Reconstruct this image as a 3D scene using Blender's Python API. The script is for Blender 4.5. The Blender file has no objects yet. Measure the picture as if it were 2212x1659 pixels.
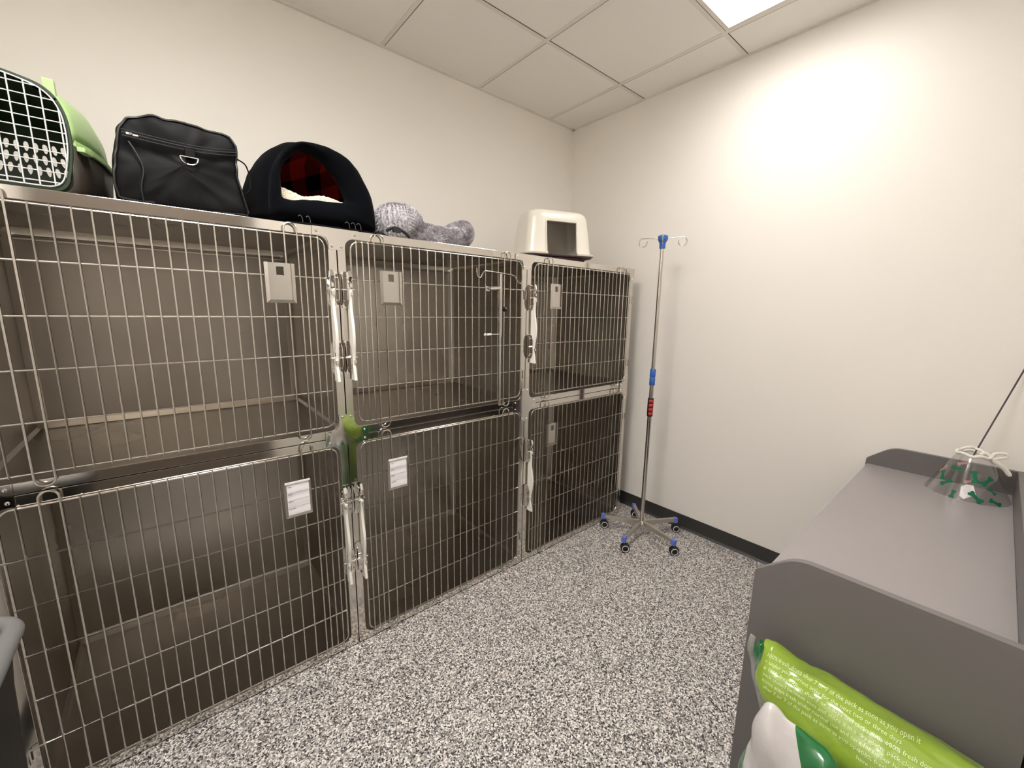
import bpy, bmesh, math, random
from mathutils import Vector, Matrix, noise
random.seed(7)
C = bpy.context.scene.collection
PI = math.pi

# ------------------------------------------------------------------ camera
cd = bpy.data.cameras.new('camera'); cam = bpy.data.objects.new('camera', cd); C.objects.link(cam)
cd.sensor_fit = 'HORIZONTAL'; cd.sensor_width = 36.0; cd.lens = 36.0 * 880.94 / 2212.0
cd.clip_start = 0.02; cd.clip_end = 50
R_ = Vector((0.76657615, -0.64199153, 0.01441788)); U_ = Vector((0.10122066, 0.14297428, 0.98453681)); F_ = Vector((0.63412568, 0.75326305, -0.17458349))
M_ = Matrix.Identity(4)
for i in range(3):
    M_[i][0] = R_[i]; M_[i][1] = U_[i]; M_[i][2] = -F_[i]
M_.translation = Vector((-0.49094, -1.56435, 1.39626))
cam.matrix_world = M_
bpy.context.scene.camera = cam
# ------------------------------------------------------------------ world, exposure
sc = bpy.context.scene
sc.view_settings.view_transform = 'Standard'; sc.view_settings.look = 'None'
sc.view_settings.gamma = 1.0; sc.view_settings.exposure = 0.0
sc.view_settings.use_curve_mapping = False
sc.cycles.max_bounces = 16; sc.cycles.diffuse_bounces = 8; sc.cycles.glossy_bounces = 8; sc.cycles.transparent_max_bounces = 16
w = bpy.data.worlds.new('world'); sc.world = w; w.use_nodes = True
w.node_tree.nodes['Background'].inputs[0].default_value = (0.9, 0.85, 0.8, 1)
w.node_tree.nodes['Background'].inputs[1].default_value = 0.0
LIGHT_RIGHT, LIGHT_LEFT = 16., 56.          # emission strength of the ceiling fixtures

# ------------------------------------------------------------------ materials
def mat(name, col=(.8, .8, .8), rough=.5, metal=0., spec=.5, **kw):
    m = bpy.data.materials.new(name); m.use_nodes = True
    b = m.node_tree.nodes['Principled BSDF']
    b.inputs['Base Color'].default_value = (*col, 1); b.inputs['Roughness'].default_value = rough
    b.inputs['Metallic'].default_value = metal; b.inputs['Specular IOR Level'].default_value = spec
    for k, v in kw.items():
        b.inputs[k.replace('_', ' ')].default_value = v
    return m
def nodes(m): return m.node_tree.nodes, m.node_tree.links, m.node_tree.nodes['Principled BSDF']
def add_noise_bump(m, scale=200., strength=.1, dist=.001, stretch=(1, 1, 1), detail=3.):
    n, l, b = nodes(m)
    tc = n.new('ShaderNodeTexCoord'); mp = n.new('ShaderNodeMapping'); mp.inputs['Scale'].default_value = stretch
    t = n.new('ShaderNodeTexNoise'); t.inputs['Scale'].default_value = scale; t.inputs['Detail'].default_value = detail
    bp = n.new('ShaderNodeBump'); bp.inputs['Strength'].default_value = strength; bp.inputs['Distance'].default_value = dist
    l.new(tc.outputs['Object'], mp.inputs[0]); l.new(mp.outputs[0], t.inputs['Vector']); l.new(t.outputs['Fac'], bp.inputs['Height']); l.new(bp.outputs[0], b.inputs['Normal'])
    return t
def color_noise(m, c1, c2, scale=20., stretch=(1, 1, 1), detail=4., lo=.35, hi=.65):
    n, l, b = nodes(m)
    tc = n.new('ShaderNodeTexCoord'); mp = n.new('ShaderNodeMapping'); mp.inputs['Scale'].default_value = stretch
    t = n.new('ShaderNodeTexNoise'); t.inputs['Scale'].default_value = scale; t.inputs['Detail'].default_value = detail
    r = n.new('ShaderNodeValToRGB'); r.color_ramp.elements[0].position = lo; r.color_ramp.elements[1].position = hi
    r.color_ramp.elements[0].color = (*c1, 1); r.color_ramp.elements[1].color = (*c2, 1)
    l.new(tc.outputs['Object'], mp.inputs[0]); l.new(mp.outputs[0], t.inputs['Vector']); l.new(t.outputs['Fac'], r.inputs[0]); l.new(r.outputs[0], b.inputs['Base Color'])

def set_rough_noise(m, lo, hi, scale=3., stretch=(1, 1, 1)):
    n, l, b = nodes(m)
    tc = n.new('ShaderNodeTexCoord'); mp = n.new('ShaderNodeMapping'); mp.inputs['Scale'].default_value = stretch
    t = n.new('ShaderNodeTexNoise'); t.inputs['Scale'].default_value = scale; t.inputs['Detail'].default_value = 3
    r = n.new('ShaderNodeMapRange'); r.inputs['From Min'].default_value = .3; r.inputs['From Max'].default_value = .7
    r.inputs['To Min'].default_value = lo; r.inputs['To Max'].default_value = hi
    l.new(tc.outputs['Object'], mp.inputs[0]); l.new(mp.outputs[0], t.inputs['Vector']); l.new(t.outputs['Fac'], r.inputs['Value']); l.new(r.outputs[0], b.inputs['Roughness'])

M = {}
M['wall'] = mat('wall_paint', (.83, .795, .745), .55, spec=.25); add_noise_bump(M['wall'], 260, .12, .0006)
M['ceiling'] = mat('ceiling_tile', (.83, .80, .755), .9, spec=.1); add_noise_bump(M['ceiling'], 500, .2, .0006)
M['grid'] = mat('ceiling_grid', (.72, .68, .62), .5)
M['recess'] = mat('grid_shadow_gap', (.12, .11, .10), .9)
M['baseboard'] = mat('rubber_base', (.035, .034, .032), .45)
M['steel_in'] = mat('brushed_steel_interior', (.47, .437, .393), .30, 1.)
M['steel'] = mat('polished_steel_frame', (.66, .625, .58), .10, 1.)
add_noise_bump(M['steel'], 9, .05, .004, detail=1.)
M['wire'] = mat('steel_wire', (.58, .545, .495), .24, 1.)
M['card_steel'] = mat('satin_steel', (.58, .55, .50), .33, 1.)
M['chrome'] = mat('chrome', (.78, .76, .73), .05, 1.)
M['steel_dark'] = mat('steel_outer', (.34, .32, .30), .4, 1.)
M['nylon'] = mat('white_nylon', (.80, .77, .71), .45)
M['paper'] = mat('paper_card', (.80, .77, .79), .8, spec=.1)
M['ink'] = mat('ink', (.12, .12, .13), .8, spec=.1)
M['black_plastic'] = mat('black_plastic', (.012, .012, .013), .35)
M['black_fabric'] = mat('black_nylon_fabric', (.0030, .0030, .0033), .6, spec=.13); add_noise_bump(M['black_fabric'], 700, .3, .0005)
M['black_suede'] = mat('black_suede', (.0022, .0026, .0038), .95, spec=.04, Sheen_Weight=.015, Sheen_Roughness=.5); add_noise_bump(M['black_suede'], 60, .3, .002)
M['piping'] = mat('black_piping', (.008, .008, .009), .4)
M['piping2'] = mat('dark_grey_edging', (.06, .06, .065), .5)
M['mesh_grey'] = mat('grey_netting', (.22, .22, .22), .7)
M['fleece'] = mat('cream_fleece', (.82, .73, .55), .95, spec=.05); add_noise_bump(M['fleece'], 190, 1., .004)
color_noise(M['fleece'], (.50, .43, .31), (.88, .79, .62), 200, lo=.36, hi=.55)
M['plush'] = mat('grey_plush', (.36, .34, .36), .95, spec=.05, Sheen_Weight=.4)
color_noise(M['plush'], (.27, .255, .275), (.52, .495, .52), 150, stretch=(1, 1, .45), lo=.36, hi=.58)
M['hood'] = mat('cream_plastic', (.74, .705, .625), .28)
M['maroon'] = mat('maroon_plastic', (.055, .018, .022), .35)
M['green_light'] = mat('light_green_plastic', (.33, .48, .20), .4)
M['green_dark'] = mat('dark_green_plastic', (.020, .055, .012), .35)
M['green_black'] = mat('very_dark_green_plastic', (.012, .026, .009), .4)
M['tub'] = mat('dark_brown_plastic', (.030, .024, .018), .4)
M['carrier_wire'] = mat('white_coated_wire', (.72, .73, .73), .3, .5)
M['blue'] = mat('blue_plastic', (.035, .13, .46), .35)
M['lilac'] = mat('blue_end_cap', (.13, .19, .60), .45)
M['red'] = mat('red_grip', (.50, .03, .02), .5)
M['black_rubber'] = mat('black_rubber', (.012, .012, .012), .5)
M['white_ring'] = mat('white_wheel_ring', (.72, .70, .66), .4)
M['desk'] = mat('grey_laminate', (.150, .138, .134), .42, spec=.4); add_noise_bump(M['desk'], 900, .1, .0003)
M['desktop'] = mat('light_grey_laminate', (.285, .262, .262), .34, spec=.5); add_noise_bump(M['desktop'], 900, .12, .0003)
M['rod'] = mat('dark_rod', (.03, .024, .024), .35)
M['terry'] = mat('white_cord', (.78, .75, .69), .9); add_noise_bump(M['terry'], 400, .6, .002)
M['bone_green'] = mat('green_print', (.012, .14, .065), .5, spec=.2)
M['bone_red'] = mat('pink_print', (.50, .30, .27), .5, spec=.2); M['bone_red'].node_tree.nodes['Principled BSDF'].inputs['Alpha'].default_value = .55
M['bone_faint'] = mat('faint_green_print', (.20, .30, .24), .5, spec=.2); M['bone_faint'].node_tree.nodes['Principled BSDF'].inputs['Alpha'].default_value = .5
M['grey_rim'] = mat('grey_soft_plastic', (.14, .138, .135), .45)
M['liner'] = mat('white_bin_liner', (.75, .75, .74), .5)
M['bag_lime'] = mat('lime_film', (.25, .37, .040), .20, spec=.6, Coat_Weight=.6, Coat_Roughness=.08)
M['bag_green'] = mat('green_film', (.008, .13, .032), .18, spec=.6, Coat_Weight=.6, Coat_Roughness=.06)
add_noise_bump(M['bag_lime'], 26, .55, .006, detail=2.); add_noise_bump(M['bag_green'], 22, .6, .007, detail=2.)
M['bag_white'] = mat('white_film', (.56, .53, .52), .38, spec=.5)
M['bag_two'] = mat('white_and_green_film', (.5, .5, .5), .22, spec=.55, Coat_Weight=.35, Coat_Roughness=.1); add_noise_bump(M['bag_two'], 22, .45, .006, detail=2.)
n, l, b = nodes(M['bag_two']); tc = n.new('ShaderNodeTexCoord'); sp = n.new('ShaderNodeSeparateXYZ'); l.new(tc.outputs['Object'], sp.inputs[0])
m1 = n.new('ShaderNodeMath'); m1.operation = 'MULTIPLY_ADD'; m1.inputs[1].default_value = -.47; m1.inputs[2].default_value = .47 * .627 + 1.399; l.new(sp.outputs[2], m1.inputs[0])
m2 = n.new('ShaderNodeMath'); m2.operation = 'ADD'; l.new(sp.outputs[1], m2.inputs[0]); l.new(m1.outputs[0], m2.inputs[1])     # y + 1.399 + .47(.627-z)
m3 = n.new('ShaderNodeMath'); m3.operation = 'GREATER_THAN'; m3.inputs[1].default_value = 0.; l.new(m2.outputs[0], m3.inputs[0])
m4 = n.new('ShaderNodeMath'); m4.operation = 'LESS_THAN'; m4.inputs[1].default_value = -1.338; l.new(sp.outputs[1], m4.inputs[0])
m5 = n.new('ShaderNodeMath'); m5.operation = 'MULTIPLY'; l.new(m3.outputs[0], m5.inputs[0]); l.new(m4.outputs[0], m5.inputs[1])
mx = n.new('ShaderNodeMix'); mx.data_type = 'RGBA'; mx.inputs[6].default_value = (.008, .13, .032, 1); mx.inputs[7].default_value = (.56, .53, .52, 1); l.new(m5.outputs[0], mx.inputs[0]); l.new(mx.outputs[2], b.inputs['Base Color'])
M['text_pale'] = mat('pale_print', (.62, .74, .38), .4)
M['text_grey'] = mat('grey_print', (.10, .11, .11), .5)
M['blue_print'] = mat('blue_print', (.05, .24, .52), .4)
def film(name, tint, alpha, rough=.08, emul=None):
    m = mat(name, tint, rough, spec=.7); m.node_tree.nodes['Principled BSDF'].inputs['Alpha'].default_value = alpha
    return m
cm = bpy.data.materials.new('clear_plastic'); cm.use_nodes = True; nn_ = cm.node_tree.nodes; ll_ = cm.node_tree.links
tr = nn_.new('ShaderNodeBsdfTransparent'); tr.inputs[0].default_value = (.93, .93, .92, 1); gl = nn_.new('ShaderNodeBsdfGlossy'); gl.inputs['Roughness'].default_value = .09
fr_ = nn_.new('ShaderNodeLayerWeight'); fr_.inputs[0].default_value = .22; am = nn_.new('ShaderNodeMath'); am.operation = 'MULTIPLY_ADD'; am.inputs[1].default_value = .5; am.inputs[2].default_value = .10; am.use_clamp = True
mi = nn_.new('ShaderNodeMixShader'); ll_.new(fr_.outputs['Facing'], am.inputs[0]); ll_.new(am.outputs[0], mi.inputs[0]); ll_.new(tr.outputs[0], mi.inputs[1]); ll_.new(gl.outputs[0], mi.inputs[2]); ll_.new(mi.outputs[0], nn_['Material Output'].inputs[0]); M['clear'] = cm
M['clear_seal'] = film('clear_film_edge', (.6, .6, .55), .30, .12)
for nm, st in (('lamp_right', LIGHT_RIGHT), ('lamp_left', LIGHT_LEFT)):
    lm = bpy.data.materials.new('lit_diffuser'); lm.use_nodes = True
    e = lm.node_tree.nodes.new('ShaderNodeEmission'); e.inputs[0].default_value = (1, .97, .935, 1)
    # prismatic panel: brightest straight down
    ge = lm.node_tree.nodes.new('ShaderNodeNewGeometry'); dp = lm.node_tree.nodes.new('ShaderNodeVectorMath'); dp.operation = 'DOT_PRODUCT'
    ab = lm.node_tree.nodes.new('ShaderNodeMath'); ab.operation = 'ABSOLUTE'; pw = lm.node_tree.nodes.new('ShaderNodeMath'); pw.operation = 'POWER'; pw.inputs[1].default_value = .45
    ml = lm.node_tree.nodes.new('ShaderNodeMath'); ml.operation = 'MULTIPLY'; ml.inputs[1].default_value = st
    K = lm.node_tree.links; K.new(ge.outputs['Incoming'], dp.inputs[0]); K.new(ge.outputs['Normal'], dp.inputs[1]); K.new(dp.outputs['Value'], ab.inputs[0]); K.new(ab.outputs[0], pw.inputs[0]); K.new(pw.outputs[0], ml.inputs[0]); K.new(ml.outputs[0], e.inputs[1])
    lm.node_tree.links.new(e.outputs[0], lm.node_tree.nodes['Material Output'].inputs[0]); M[nm] = lm

# wall: steel brushing for the cage interiors
n, l, b = nodes(M['steel_in'])
tc = n.new('ShaderNodeTexCoord'); mp = n.new('ShaderNodeMapping'); mp.inputs['Scale'].default_value = (6, 6, 900)
t = n.new('ShaderNodeTexNoise'); t.inputs['Scale'].default_value = 1.; t.inputs['Detail'].default_value = 2
t2 = n.new('ShaderNodeTexNoise'); t2.inputs['Scale'].default_value = 2.2; t2.inputs['Detail'].default_value = 3
r = n.new('ShaderNodeMapRange'); r.inputs['From Min'].default_value = .3; r.inputs['From Max'].default_value = .7; r.inputs['To Min'].default_value = .24; r.inputs['To Max'].default_value = .40
bp = n.new('ShaderNodeBump'); bp.inputs['Strength'].default_value = .06; bp.inputs['Distance'].default_value = .001
l.new(tc.outputs['Object'], mp.inputs[0]); l.new(mp.outputs[0], t.inputs['Vector']); l.new(tc.outputs['Object'], t2.inputs['Vector'])
l.new(t2.outputs['Fac'], r.inputs['Value']); l.new(r.outputs[0], b.inputs['Roughness']); l.new(t.outputs['Fac'], bp.inputs['Height']); l.new(bp.outputs[0], b.inputs['Normal'])

cx_ = n.new('ShaderNodeVectorMath'); cx_.operation = 'CROSS_PRODUCT'; cx_.inputs[1].default_value = (.01, .3, 1); ge_ = n.new('ShaderNodeNewGeometry')
l.new(ge_.outputs['Normal'], cx_.inputs[0]); l.new(cx_.outputs[0], b.inputs['Tangent']); b.inputs['Anisotropic'].default_value = .35
# floor: terrazzo-like flecked vinyl
M['floor'] = mat('flecked_vinyl', (.5, .47, .45), .30, spec=.35)
n, l, b = nodes(M['floor'])
tc = n.new('ShaderNodeTexCoord')
def vor(scale):
    v = n.new('ShaderNodeTexVoronoi'); v.inputs['Scale'].default_value = scale; l.new(tc.outputs['Object'], v.inputs['Vector']); return v
def ramp(src, stops, interp='CONSTANT'):
    r = n.new('ShaderNodeValToRGB'); r.color_ramp.interpolation = interp
    els = r.color_ramp.elements
    els[0].position = stops[0][0]; els[0].color = (*stops[0][1], 1)
    els[1].position = stops[1][0]; els[1].color = (*stops[1][1], 1)
    for p, c in stops[2:]:
        q = els.new(p); q.color = (*c, 1)
    l.new(src, r.inputs[0]); return r
v1 = vor(230.); s1 = n.new('ShaderNodeSeparateColor'); l.new(v1.outputs['Color'], s1.inputs[0])
r1 = ramp(s1.outputs[0], [(0., (.028, .026, .028)), (.14, (.12, .11, .105)), (.30, (.29, .265, .25)), (.50, (.46, .43, .405)), (.78, (.80, .755, .72))])
v2 = vor(120.); s2 = n.new('ShaderNodeSeparateColor'); l.new(v2.outputs['Color'], s2.inputs[0])
r2 = ramp(s2.outputs[1], [(0., (0, 0, 0)), (.90, (1, 1, 1))])
r3 = ramp(v2.outputs['Distance'], [(0., (1, 1, 1)), (.42, (0, 0, 0))])
mu = n.new('ShaderNodeMath'); mu.operation = 'MULTIPLY'; l.new(r2.outputs[0], mu.inputs[0]); l.new(r3.outputs[0], mu.inputs[1])
r4 = ramp(s2.outputs[2], [(0., (.03, .035, .045)), (.6, (.06, .055, .055)), (.8, (.75, .71, .67))])
mx = n.new('ShaderNodeMix'); mx.data_type = 'RGBA'; l.new(mu.outputs[0], mx.inputs[0]); l.new(r1.outputs[0], mx.inputs[6]); l.new(r4.outputs[0], mx.inputs[7])
l.new(mx.outputs[2], b.inputs['Base Color'])

# red and black buffalo plaid lining
M['plaid'] = mat('red_black_plaid', (.4, .02, .02), .9, spec=.1)
n, l, b = nodes(M['plaid']); tc = n.new('ShaderNodeTexCoord'); mp = n.new('ShaderNodeMapping'); mp.inputs['Scale'].default_value = (1, 1, 1); mp.inputs['Rotation'].default_value = (0, .35, 0)
sp = n.new('ShaderNodeSeparateXYZ'); l.new(tc.outputs['Object'], mp.inputs[0]); l.new(mp.outputs[0], sp.inputs[0])
def stripe(out):
    a = n.new('ShaderNodeMath'); a.operation = 'MULTIPLY'; a.inputs[1].default_value = 1 / .10; l.new(out, a.inputs[0])
    f = n.new('ShaderNodeMath'); f.operation = 'FRACT'; l.new(a.outputs[0], f.inputs[0])
    g = n.new('ShaderNodeMath'); g.operation = 'GREATER_THAN'; g.inputs[1].default_value = .5; l.new(f.outputs[0], g.inputs[0]); return g
ga, gb = stripe(sp.outputs[0]), stripe(sp.outputs[2])
ad = n.new('ShaderNodeMath'); ad.operation = 'ADD'; l.new(ga.outputs[0], ad.inputs[0]); l.new(gb.outputs[0], ad.inputs[1])
hf = n.new('ShaderNodeMath'); hf.operation = 'MULTIPLY'; hf.inputs[1].default_value = .5; l.new(ad.outputs[0], hf.inputs[0])
rr = n.new('ShaderNodeValToRGB'); rr.color_ramp.interpolation = 'CONSTANT'; rr.color_ramp.elements[0].color = (.36, .014, .012, 1); rr.color_ramp.elements[1].position = .4; rr.color_ramp.elements[1].color = (.13, .008, .008, 1)
q = rr.color_ramp.elements.new(.8); q.color = (.006, .005, .006, 1)
l.new(hf.outputs[0], rr.inputs[0]); l.new(rr.outputs[0], b.inputs['Base Color'])

# ------------------------------------------------------------------ mesh helpers
class MB:
    def __init__(s): s.v = []; s.f = []
    def add(s, vs, fs):
        o = len(s.v); s.v += [tuple(p) for p in vs]; s.f += [tuple(i + o for i in f) for f in fs]; return s
    def box(s, lo, hi):
        x0, y0, z0 = lo; x1, y1, z1 = hi
        return s.add([(x0, y0, z0), (x1, y0, z0), (x1, y1, z0), (x0, y1, z0), (x0, y0, z1), (x1, y0, z1), (x1, y1, z1), (x0, y1, z1)],
                     [(0, 3, 2, 1), (4, 5, 6, 7), (0, 1, 5, 4), (1, 2, 6, 5), (2, 3, 7, 6), (3, 0, 4, 7)])
    def tube(s, pts, r, seg=8, closed=False, caps=True):
        pts = [Vector(p) for p in pts]; m = len(pts)
        rad = r if isinstance(r, (list, tuple)) else [r] * m
        tans = []
        for i in range(m):
            if closed: a, b_ = pts[i - 1], pts[(i + 1) % m]
            else: a, b_ = pts[max(i - 1, 0)], pts[min(i + 1, m - 1)]
            d = (b_ - a); tans.append(d.normalized() if d.length > 1e-9 else Vector((0, 0, 1)))
        up = Vector((0, 0, 1)) if abs(tans[0].z) < .9 else Vector((1, 0, 0))
        nrm = (up - tans[0] * up.dot(tans[0])).normalized()
        vs = []
        for i in range(m):
            nrm = (nrm - tans[i] * nrm.dot(tans[i]))
            nrm = nrm.normalized() if nrm.length > 1e-6 else tans[i].orthogonal().normalized()
            bn = tans[i].cross(nrm)
            for k in range(seg):
                a = 2 * PI * k / seg
                vs.append(pts[i] + (nrm * math.cos(a) + bn * math.sin(a)) * rad[i])
        fs = []
        for i in range(m if closed else m - 1):
            j = (i + 1) % m
            for k in range(seg):
                fs.append((i * seg + k, i * seg + (k + 1) % seg, j * seg + (k + 1) % seg, j * seg + k))
        if caps and not closed:
            fs.append(tuple(range(seg))[::-1]); fs.append(tuple((m - 1) * seg + k for k in range(seg)))
        return s.add(vs, fs)
    def cyl(s, a, b_, r, seg=16, r2=None): return s.tube([a, b_], [r, r if r2 is None else r2], seg)
    def lathe(s, prof, c, seg=32, closed_ends=True):
        vs = []
        for (r, z) in prof:
            for k in range(seg):
                a = 2 * PI * k / seg; vs.append((c[0] + r * math.cos(a), c[1] + r * math.sin(a), c[2] + z))
        fs = []
        for i in range(len(prof) - 1):
            for k in range(seg): fs.append((i * seg + k, i * seg + (k + 1) % seg, (i + 1) * seg + (k + 1) % seg, (i + 1) * seg + k))
        if closed_ends:
            fs.append(tuple(range(seg))[::-1]); fs.append(tuple((len(prof) - 1) * seg + k for k in range(seg)))
        return s.add(vs, fs)
    def loft(s, rings, cap0=False, cap1=False):
        n_ = len(rings[0]); vs = [p for r_ in rings for p in r_]; fs = []
        for i in range(len(rings) - 1):
            for k in range(n_): fs.append((i * n_ + k, i * n_ + (k + 1) % n_, (i + 1) * n_ + (k + 1) % n_, (i + 1) * n_ + k))
        def cap(ri, flip):
            base = len(vs); c = sum((Vector(p) for p in rings[ri]), Vector()) / n_; vs.append(tuple(c)); o = (ri % len(rings)) * n_
            for k in range(n_):
                t_ = (o + k, o + (k + 1) % n_, base); fs.append(t_[::-1] if flip else t_)
        if cap0: cap(0, True)
        if cap1: cap(len(rings) - 1, False)
        return s.add(vs, fs)
    def prism(s, poly, y0, y1, fn=None):
        """poly = list of (a,b) outline; fn maps (a,b,y)->xyz"""
        fn = fn or (lambda a, b_, y: (a, y, b_)); n_ = len(poly)
        vs = [fn(a, b_, y0) for a, b_ in poly] + [fn(a, b_, y1) for a, b_ in poly]
        fs = [tuple(range(n_)), tuple(range(2 * n_ - 1, n_ - 1, -1))] + [(k, k + n_, (k + 1) % n_ + n_, (k + 1) % n_) for k in range(n_)]
        return s.add(vs, fs)
    def ringplate(s, outer, inner, y0, y1):
        n_ = len(outer); vs = []
        for y in (y0, y1):
            vs += [(a, y, b_) for a, b_ in outer] + [(a, y, b_) for a, b_ in inner]
        fs = []
        for k in range(n_):
            j = (k + 1) % n_
            fs += [(k, j, n_ + j, n_ + k), (2 * n_ + k, 3 * n_ + k, 3 * n_ + j, 2 * n_ + j), (k, 2 * n_ + k, 2 * n_ + j, j), (n_ + k, n_ + j, 3 * n_ + j, 3 * n_ + k)]
        return s.add(vs, fs)
    def build(s, name, m, parent=None, smooth=False, bevel=0, sub=0, angle=40):
        me = bpy.data.meshes.new(name); me.from_pydata(s.v, [], s.f); me.materials.append(m if not isinstance(m, str) else M[m])
        bm = bmesh.new(); bm.from_mesh(me); bmesh.ops.recalc_face_normals(bm, faces=bm.faces); bm.to_mesh(me); bm.free()
        o = bpy.data.objects.new(name, me); C.objects.link(o)
        if parent is not None:
            o.parent = parent; o.matrix_parent_inverse = PARINV(parent)
        if bevel:
            md = o.modifiers.new('bevel', 'BEVEL'); md.width = bevel; md.segments = 2; md.limit_method = 'ANGLE'; md.angle_limit = math.radians(35)
        if sub:
            md = o.modifiers.new('sub', 'SUBSURF'); md.levels = sub; md.render_levels = sub
        if smooth or sub:
            for p in me.polygons: p.use_smooth = True
            try: me.set_sharp_from_angle(angle=math.radians(angle))
            except Exception: pass
        return o
def wloc(o):
    v = Vector(o.location)
    while o.parent is not None:
        o = o.parent; v += Vector(o.location) if o.type == 'EMPTY' else Vector((0, 0, 0))
    return v
ROOT = {}
def PARINV(p):
    q = p
    while q.parent is not None: q = q.parent
    return Matrix.Translation(-Vector(q.location)) if p.parent is None else Matrix.Identity(4)
def thing(name, label, cat, loc, group=None):
    o = bpy.data.objects.new(name, None); C.objects.link(o); o.location = loc; o.empty_display_size = .05
    o['label'] = label; o['category'] = cat
    if group: o['group'] = group
    return o
def tag(o, label, cat, group=None, kind=None):
    o['label'] = label; o['category'] = cat
    if group: o['group'] = group
    if kind: o['kind'] = kind
    return o
def struct(o): o['kind'] = 'structure'; return o
def lab(o, t): o['label'] = t; return o

def arc(cx, cy, r, a0, a1, n_=8): return [(cx + r * math.cos(a0 + (a1 - a0) * i / n_), cy + r * math.sin(a0 + (a1 - a0) * i / n_)) for i in range(n_ + 1)]
def rrect(x0, z0, x1, z1, r, n_=8):
    return arc(x1 - r, z1 - r, r, 0, PI / 2, n_) + arc(x0 + r, z1 - r, r, PI / 2, PI, n_) + arc(x0 + r, z0 + r, r, PI, 1.5 * PI, n_) + arc(x1 - r, z0 + r, r, 1.5 * PI, 2 * PI, n_)
def sample_poly(poly, c, n_):
    """ring of n points where rays from c meet the closed polygon"""
    out = []
    for k in range(n_):
        a = 2 * PI * k / n_; d = (math.cos(a), math.sin(a)); best = 0
        for i in range(len(poly)):
            p, q_ = poly[i], poly[(i + 1) % len(poly)]
            ex, ey = q_[0] - p[0], q_[1] - p[1]; den = d[0] * ey - d[1] * ex
            if abs(den) < 1e-12: continue
            px, py = p[0] - c[0], p[1] - c[1]
            t_ = (px * ey - py * ex) / den; u_ = (px * d[1] - py * d[0]) / den
            if t_ > 0 and -1e-9 <= u_ <= 1 + 1e-9: best = max(best, t_)
        out.append((c[0] + d[0] * best, c[1] + d[1] * best))
    return out
def cat_rom(pts, sub=8, closed=False):
    P_ = [Vector(p) for p in pts]; n_ = len(P_); out = []
    for i in range(n_ if closed else n_ - 1):
        p0 = P_[(i - 1) % n_] if closed else P_[max(i - 1, 0)]; p1 = P_[i]; p2 = P_[(i + 1) % n_]; p3 = P_[(i + 2) % n_] if closed else P_[min(i + 2, n_ - 1)]
        for k in range(sub):
            t_ = k / sub
            out.append(.5 * ((2 * p1) + (-p0 + p2) * t_ + (2 * p0 - 5 * p1 + 4 * p2 - p3) * t_ ** 2 + (-p0 + 3 * p1 - 3 * p2 + p3) * t_ ** 3))
    if not closed: out.append(P_[-1])
    return out
def wrinkle(o, amp, scale, seed=0., amp2=0., scale2=0., stretch=(1, 1, 1), floor=None, crease=0.):
    me = o.data; me.update()
    nrm = [Vector(v.normal) for v in me.vertices]
    for v, nn in zip(me.vertices, nrm):
        p = Vector((v.co.x * stretch[0], v.co.y * stretch[1], v.co.z * stretch[2])) * scale + Vector((seed, seed * 1.7, -seed))
        d = noise.noise(p) * amp
        if amp2: d += noise.noise(Vector(v.co) * scale2 + Vector((seed, 3, 1))) * amp2
        if crease: d += crease * (.3 - abs(noise.noise(p * .8 + Vector((7, 2, 5)))) * 1.6 - .5 * abs(noise.noise(p * 1.9 + Vector((1, 9, 3)))))
        v.co += nn * d
        if floor is not None and v.co.z < floor: v.co.z = floor
    me.update()
def text_mesh(body, size, extrude=0):
    cu = bpy.data.curves.new('t', 'FONT'); cu.body = body; cu.size = size; cu.extrude = extrude; cu.resolution_u = 2
    to = bpy.data.objects.new('t', cu); C.objects.link(to)
    dg = bpy.context.evaluated_depsgraph_get(); dg.update()
    me = bpy.data.meshes.new_from_object(to.evaluated_get(dg))
    vs = [tuple(v.co) for v in me.vertices]; fs = [tuple(p.vertices) for p in me.polygons]
    bpy.data.objects.remove(to); bpy.data.curves.remove(cu); bpy.data.meshes.remove(me)
    return vs, fs

# ------------------------------------------------------------------ room
XL, XR, YB, YF, ZC = -.981, 1.994, .7137, -1.725, 2.7384
struct(MB().box((XL - .1, YF - .1, -.1), (XR + .1, YB + .1, 0)).build('floor', 'floor'))
struct(MB().box((XL - .1, YB, 0), (XR + .1, YB + .1, ZC + .1)).build('wall_back', 'wall'))
struct(MB().box((XR, YF, 0), (XR + .1, YB, ZC + .1)).build('wall_right', 'wall'))
struct(MB().box((XL - .1, YF - .1, 0), (XR + .1, YF, ZC + .1)).build('wall_front', 'wall'))
struct(MB().box((XL - .1, YF, 0), (XL, YB, ZC + .1)).build('wall_left', 'wall'))
M['door'] = mat('added_door_dark', (.15, .122, .10), .4)
d1 = struct(MB().box((-.965, YF, .004), (-.045, YF + .018, 2.08)).build('added_door', 'door', bevel=.002))  # unseen door, added behind the camera to darken the reflections in the cage steel
struct(MB().box((-.979, YF, 0), (-.966, YF + .03, 2.13)).box((-.044, YF, 0), (.010, YF + .03, 2.13)).box((-.966, YF, 2.082), (-.044, YF + .03, 2.13)).build('added_door_trim', 'steel_dark', bevel=.002))  # frame round the added door, also out of view
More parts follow.
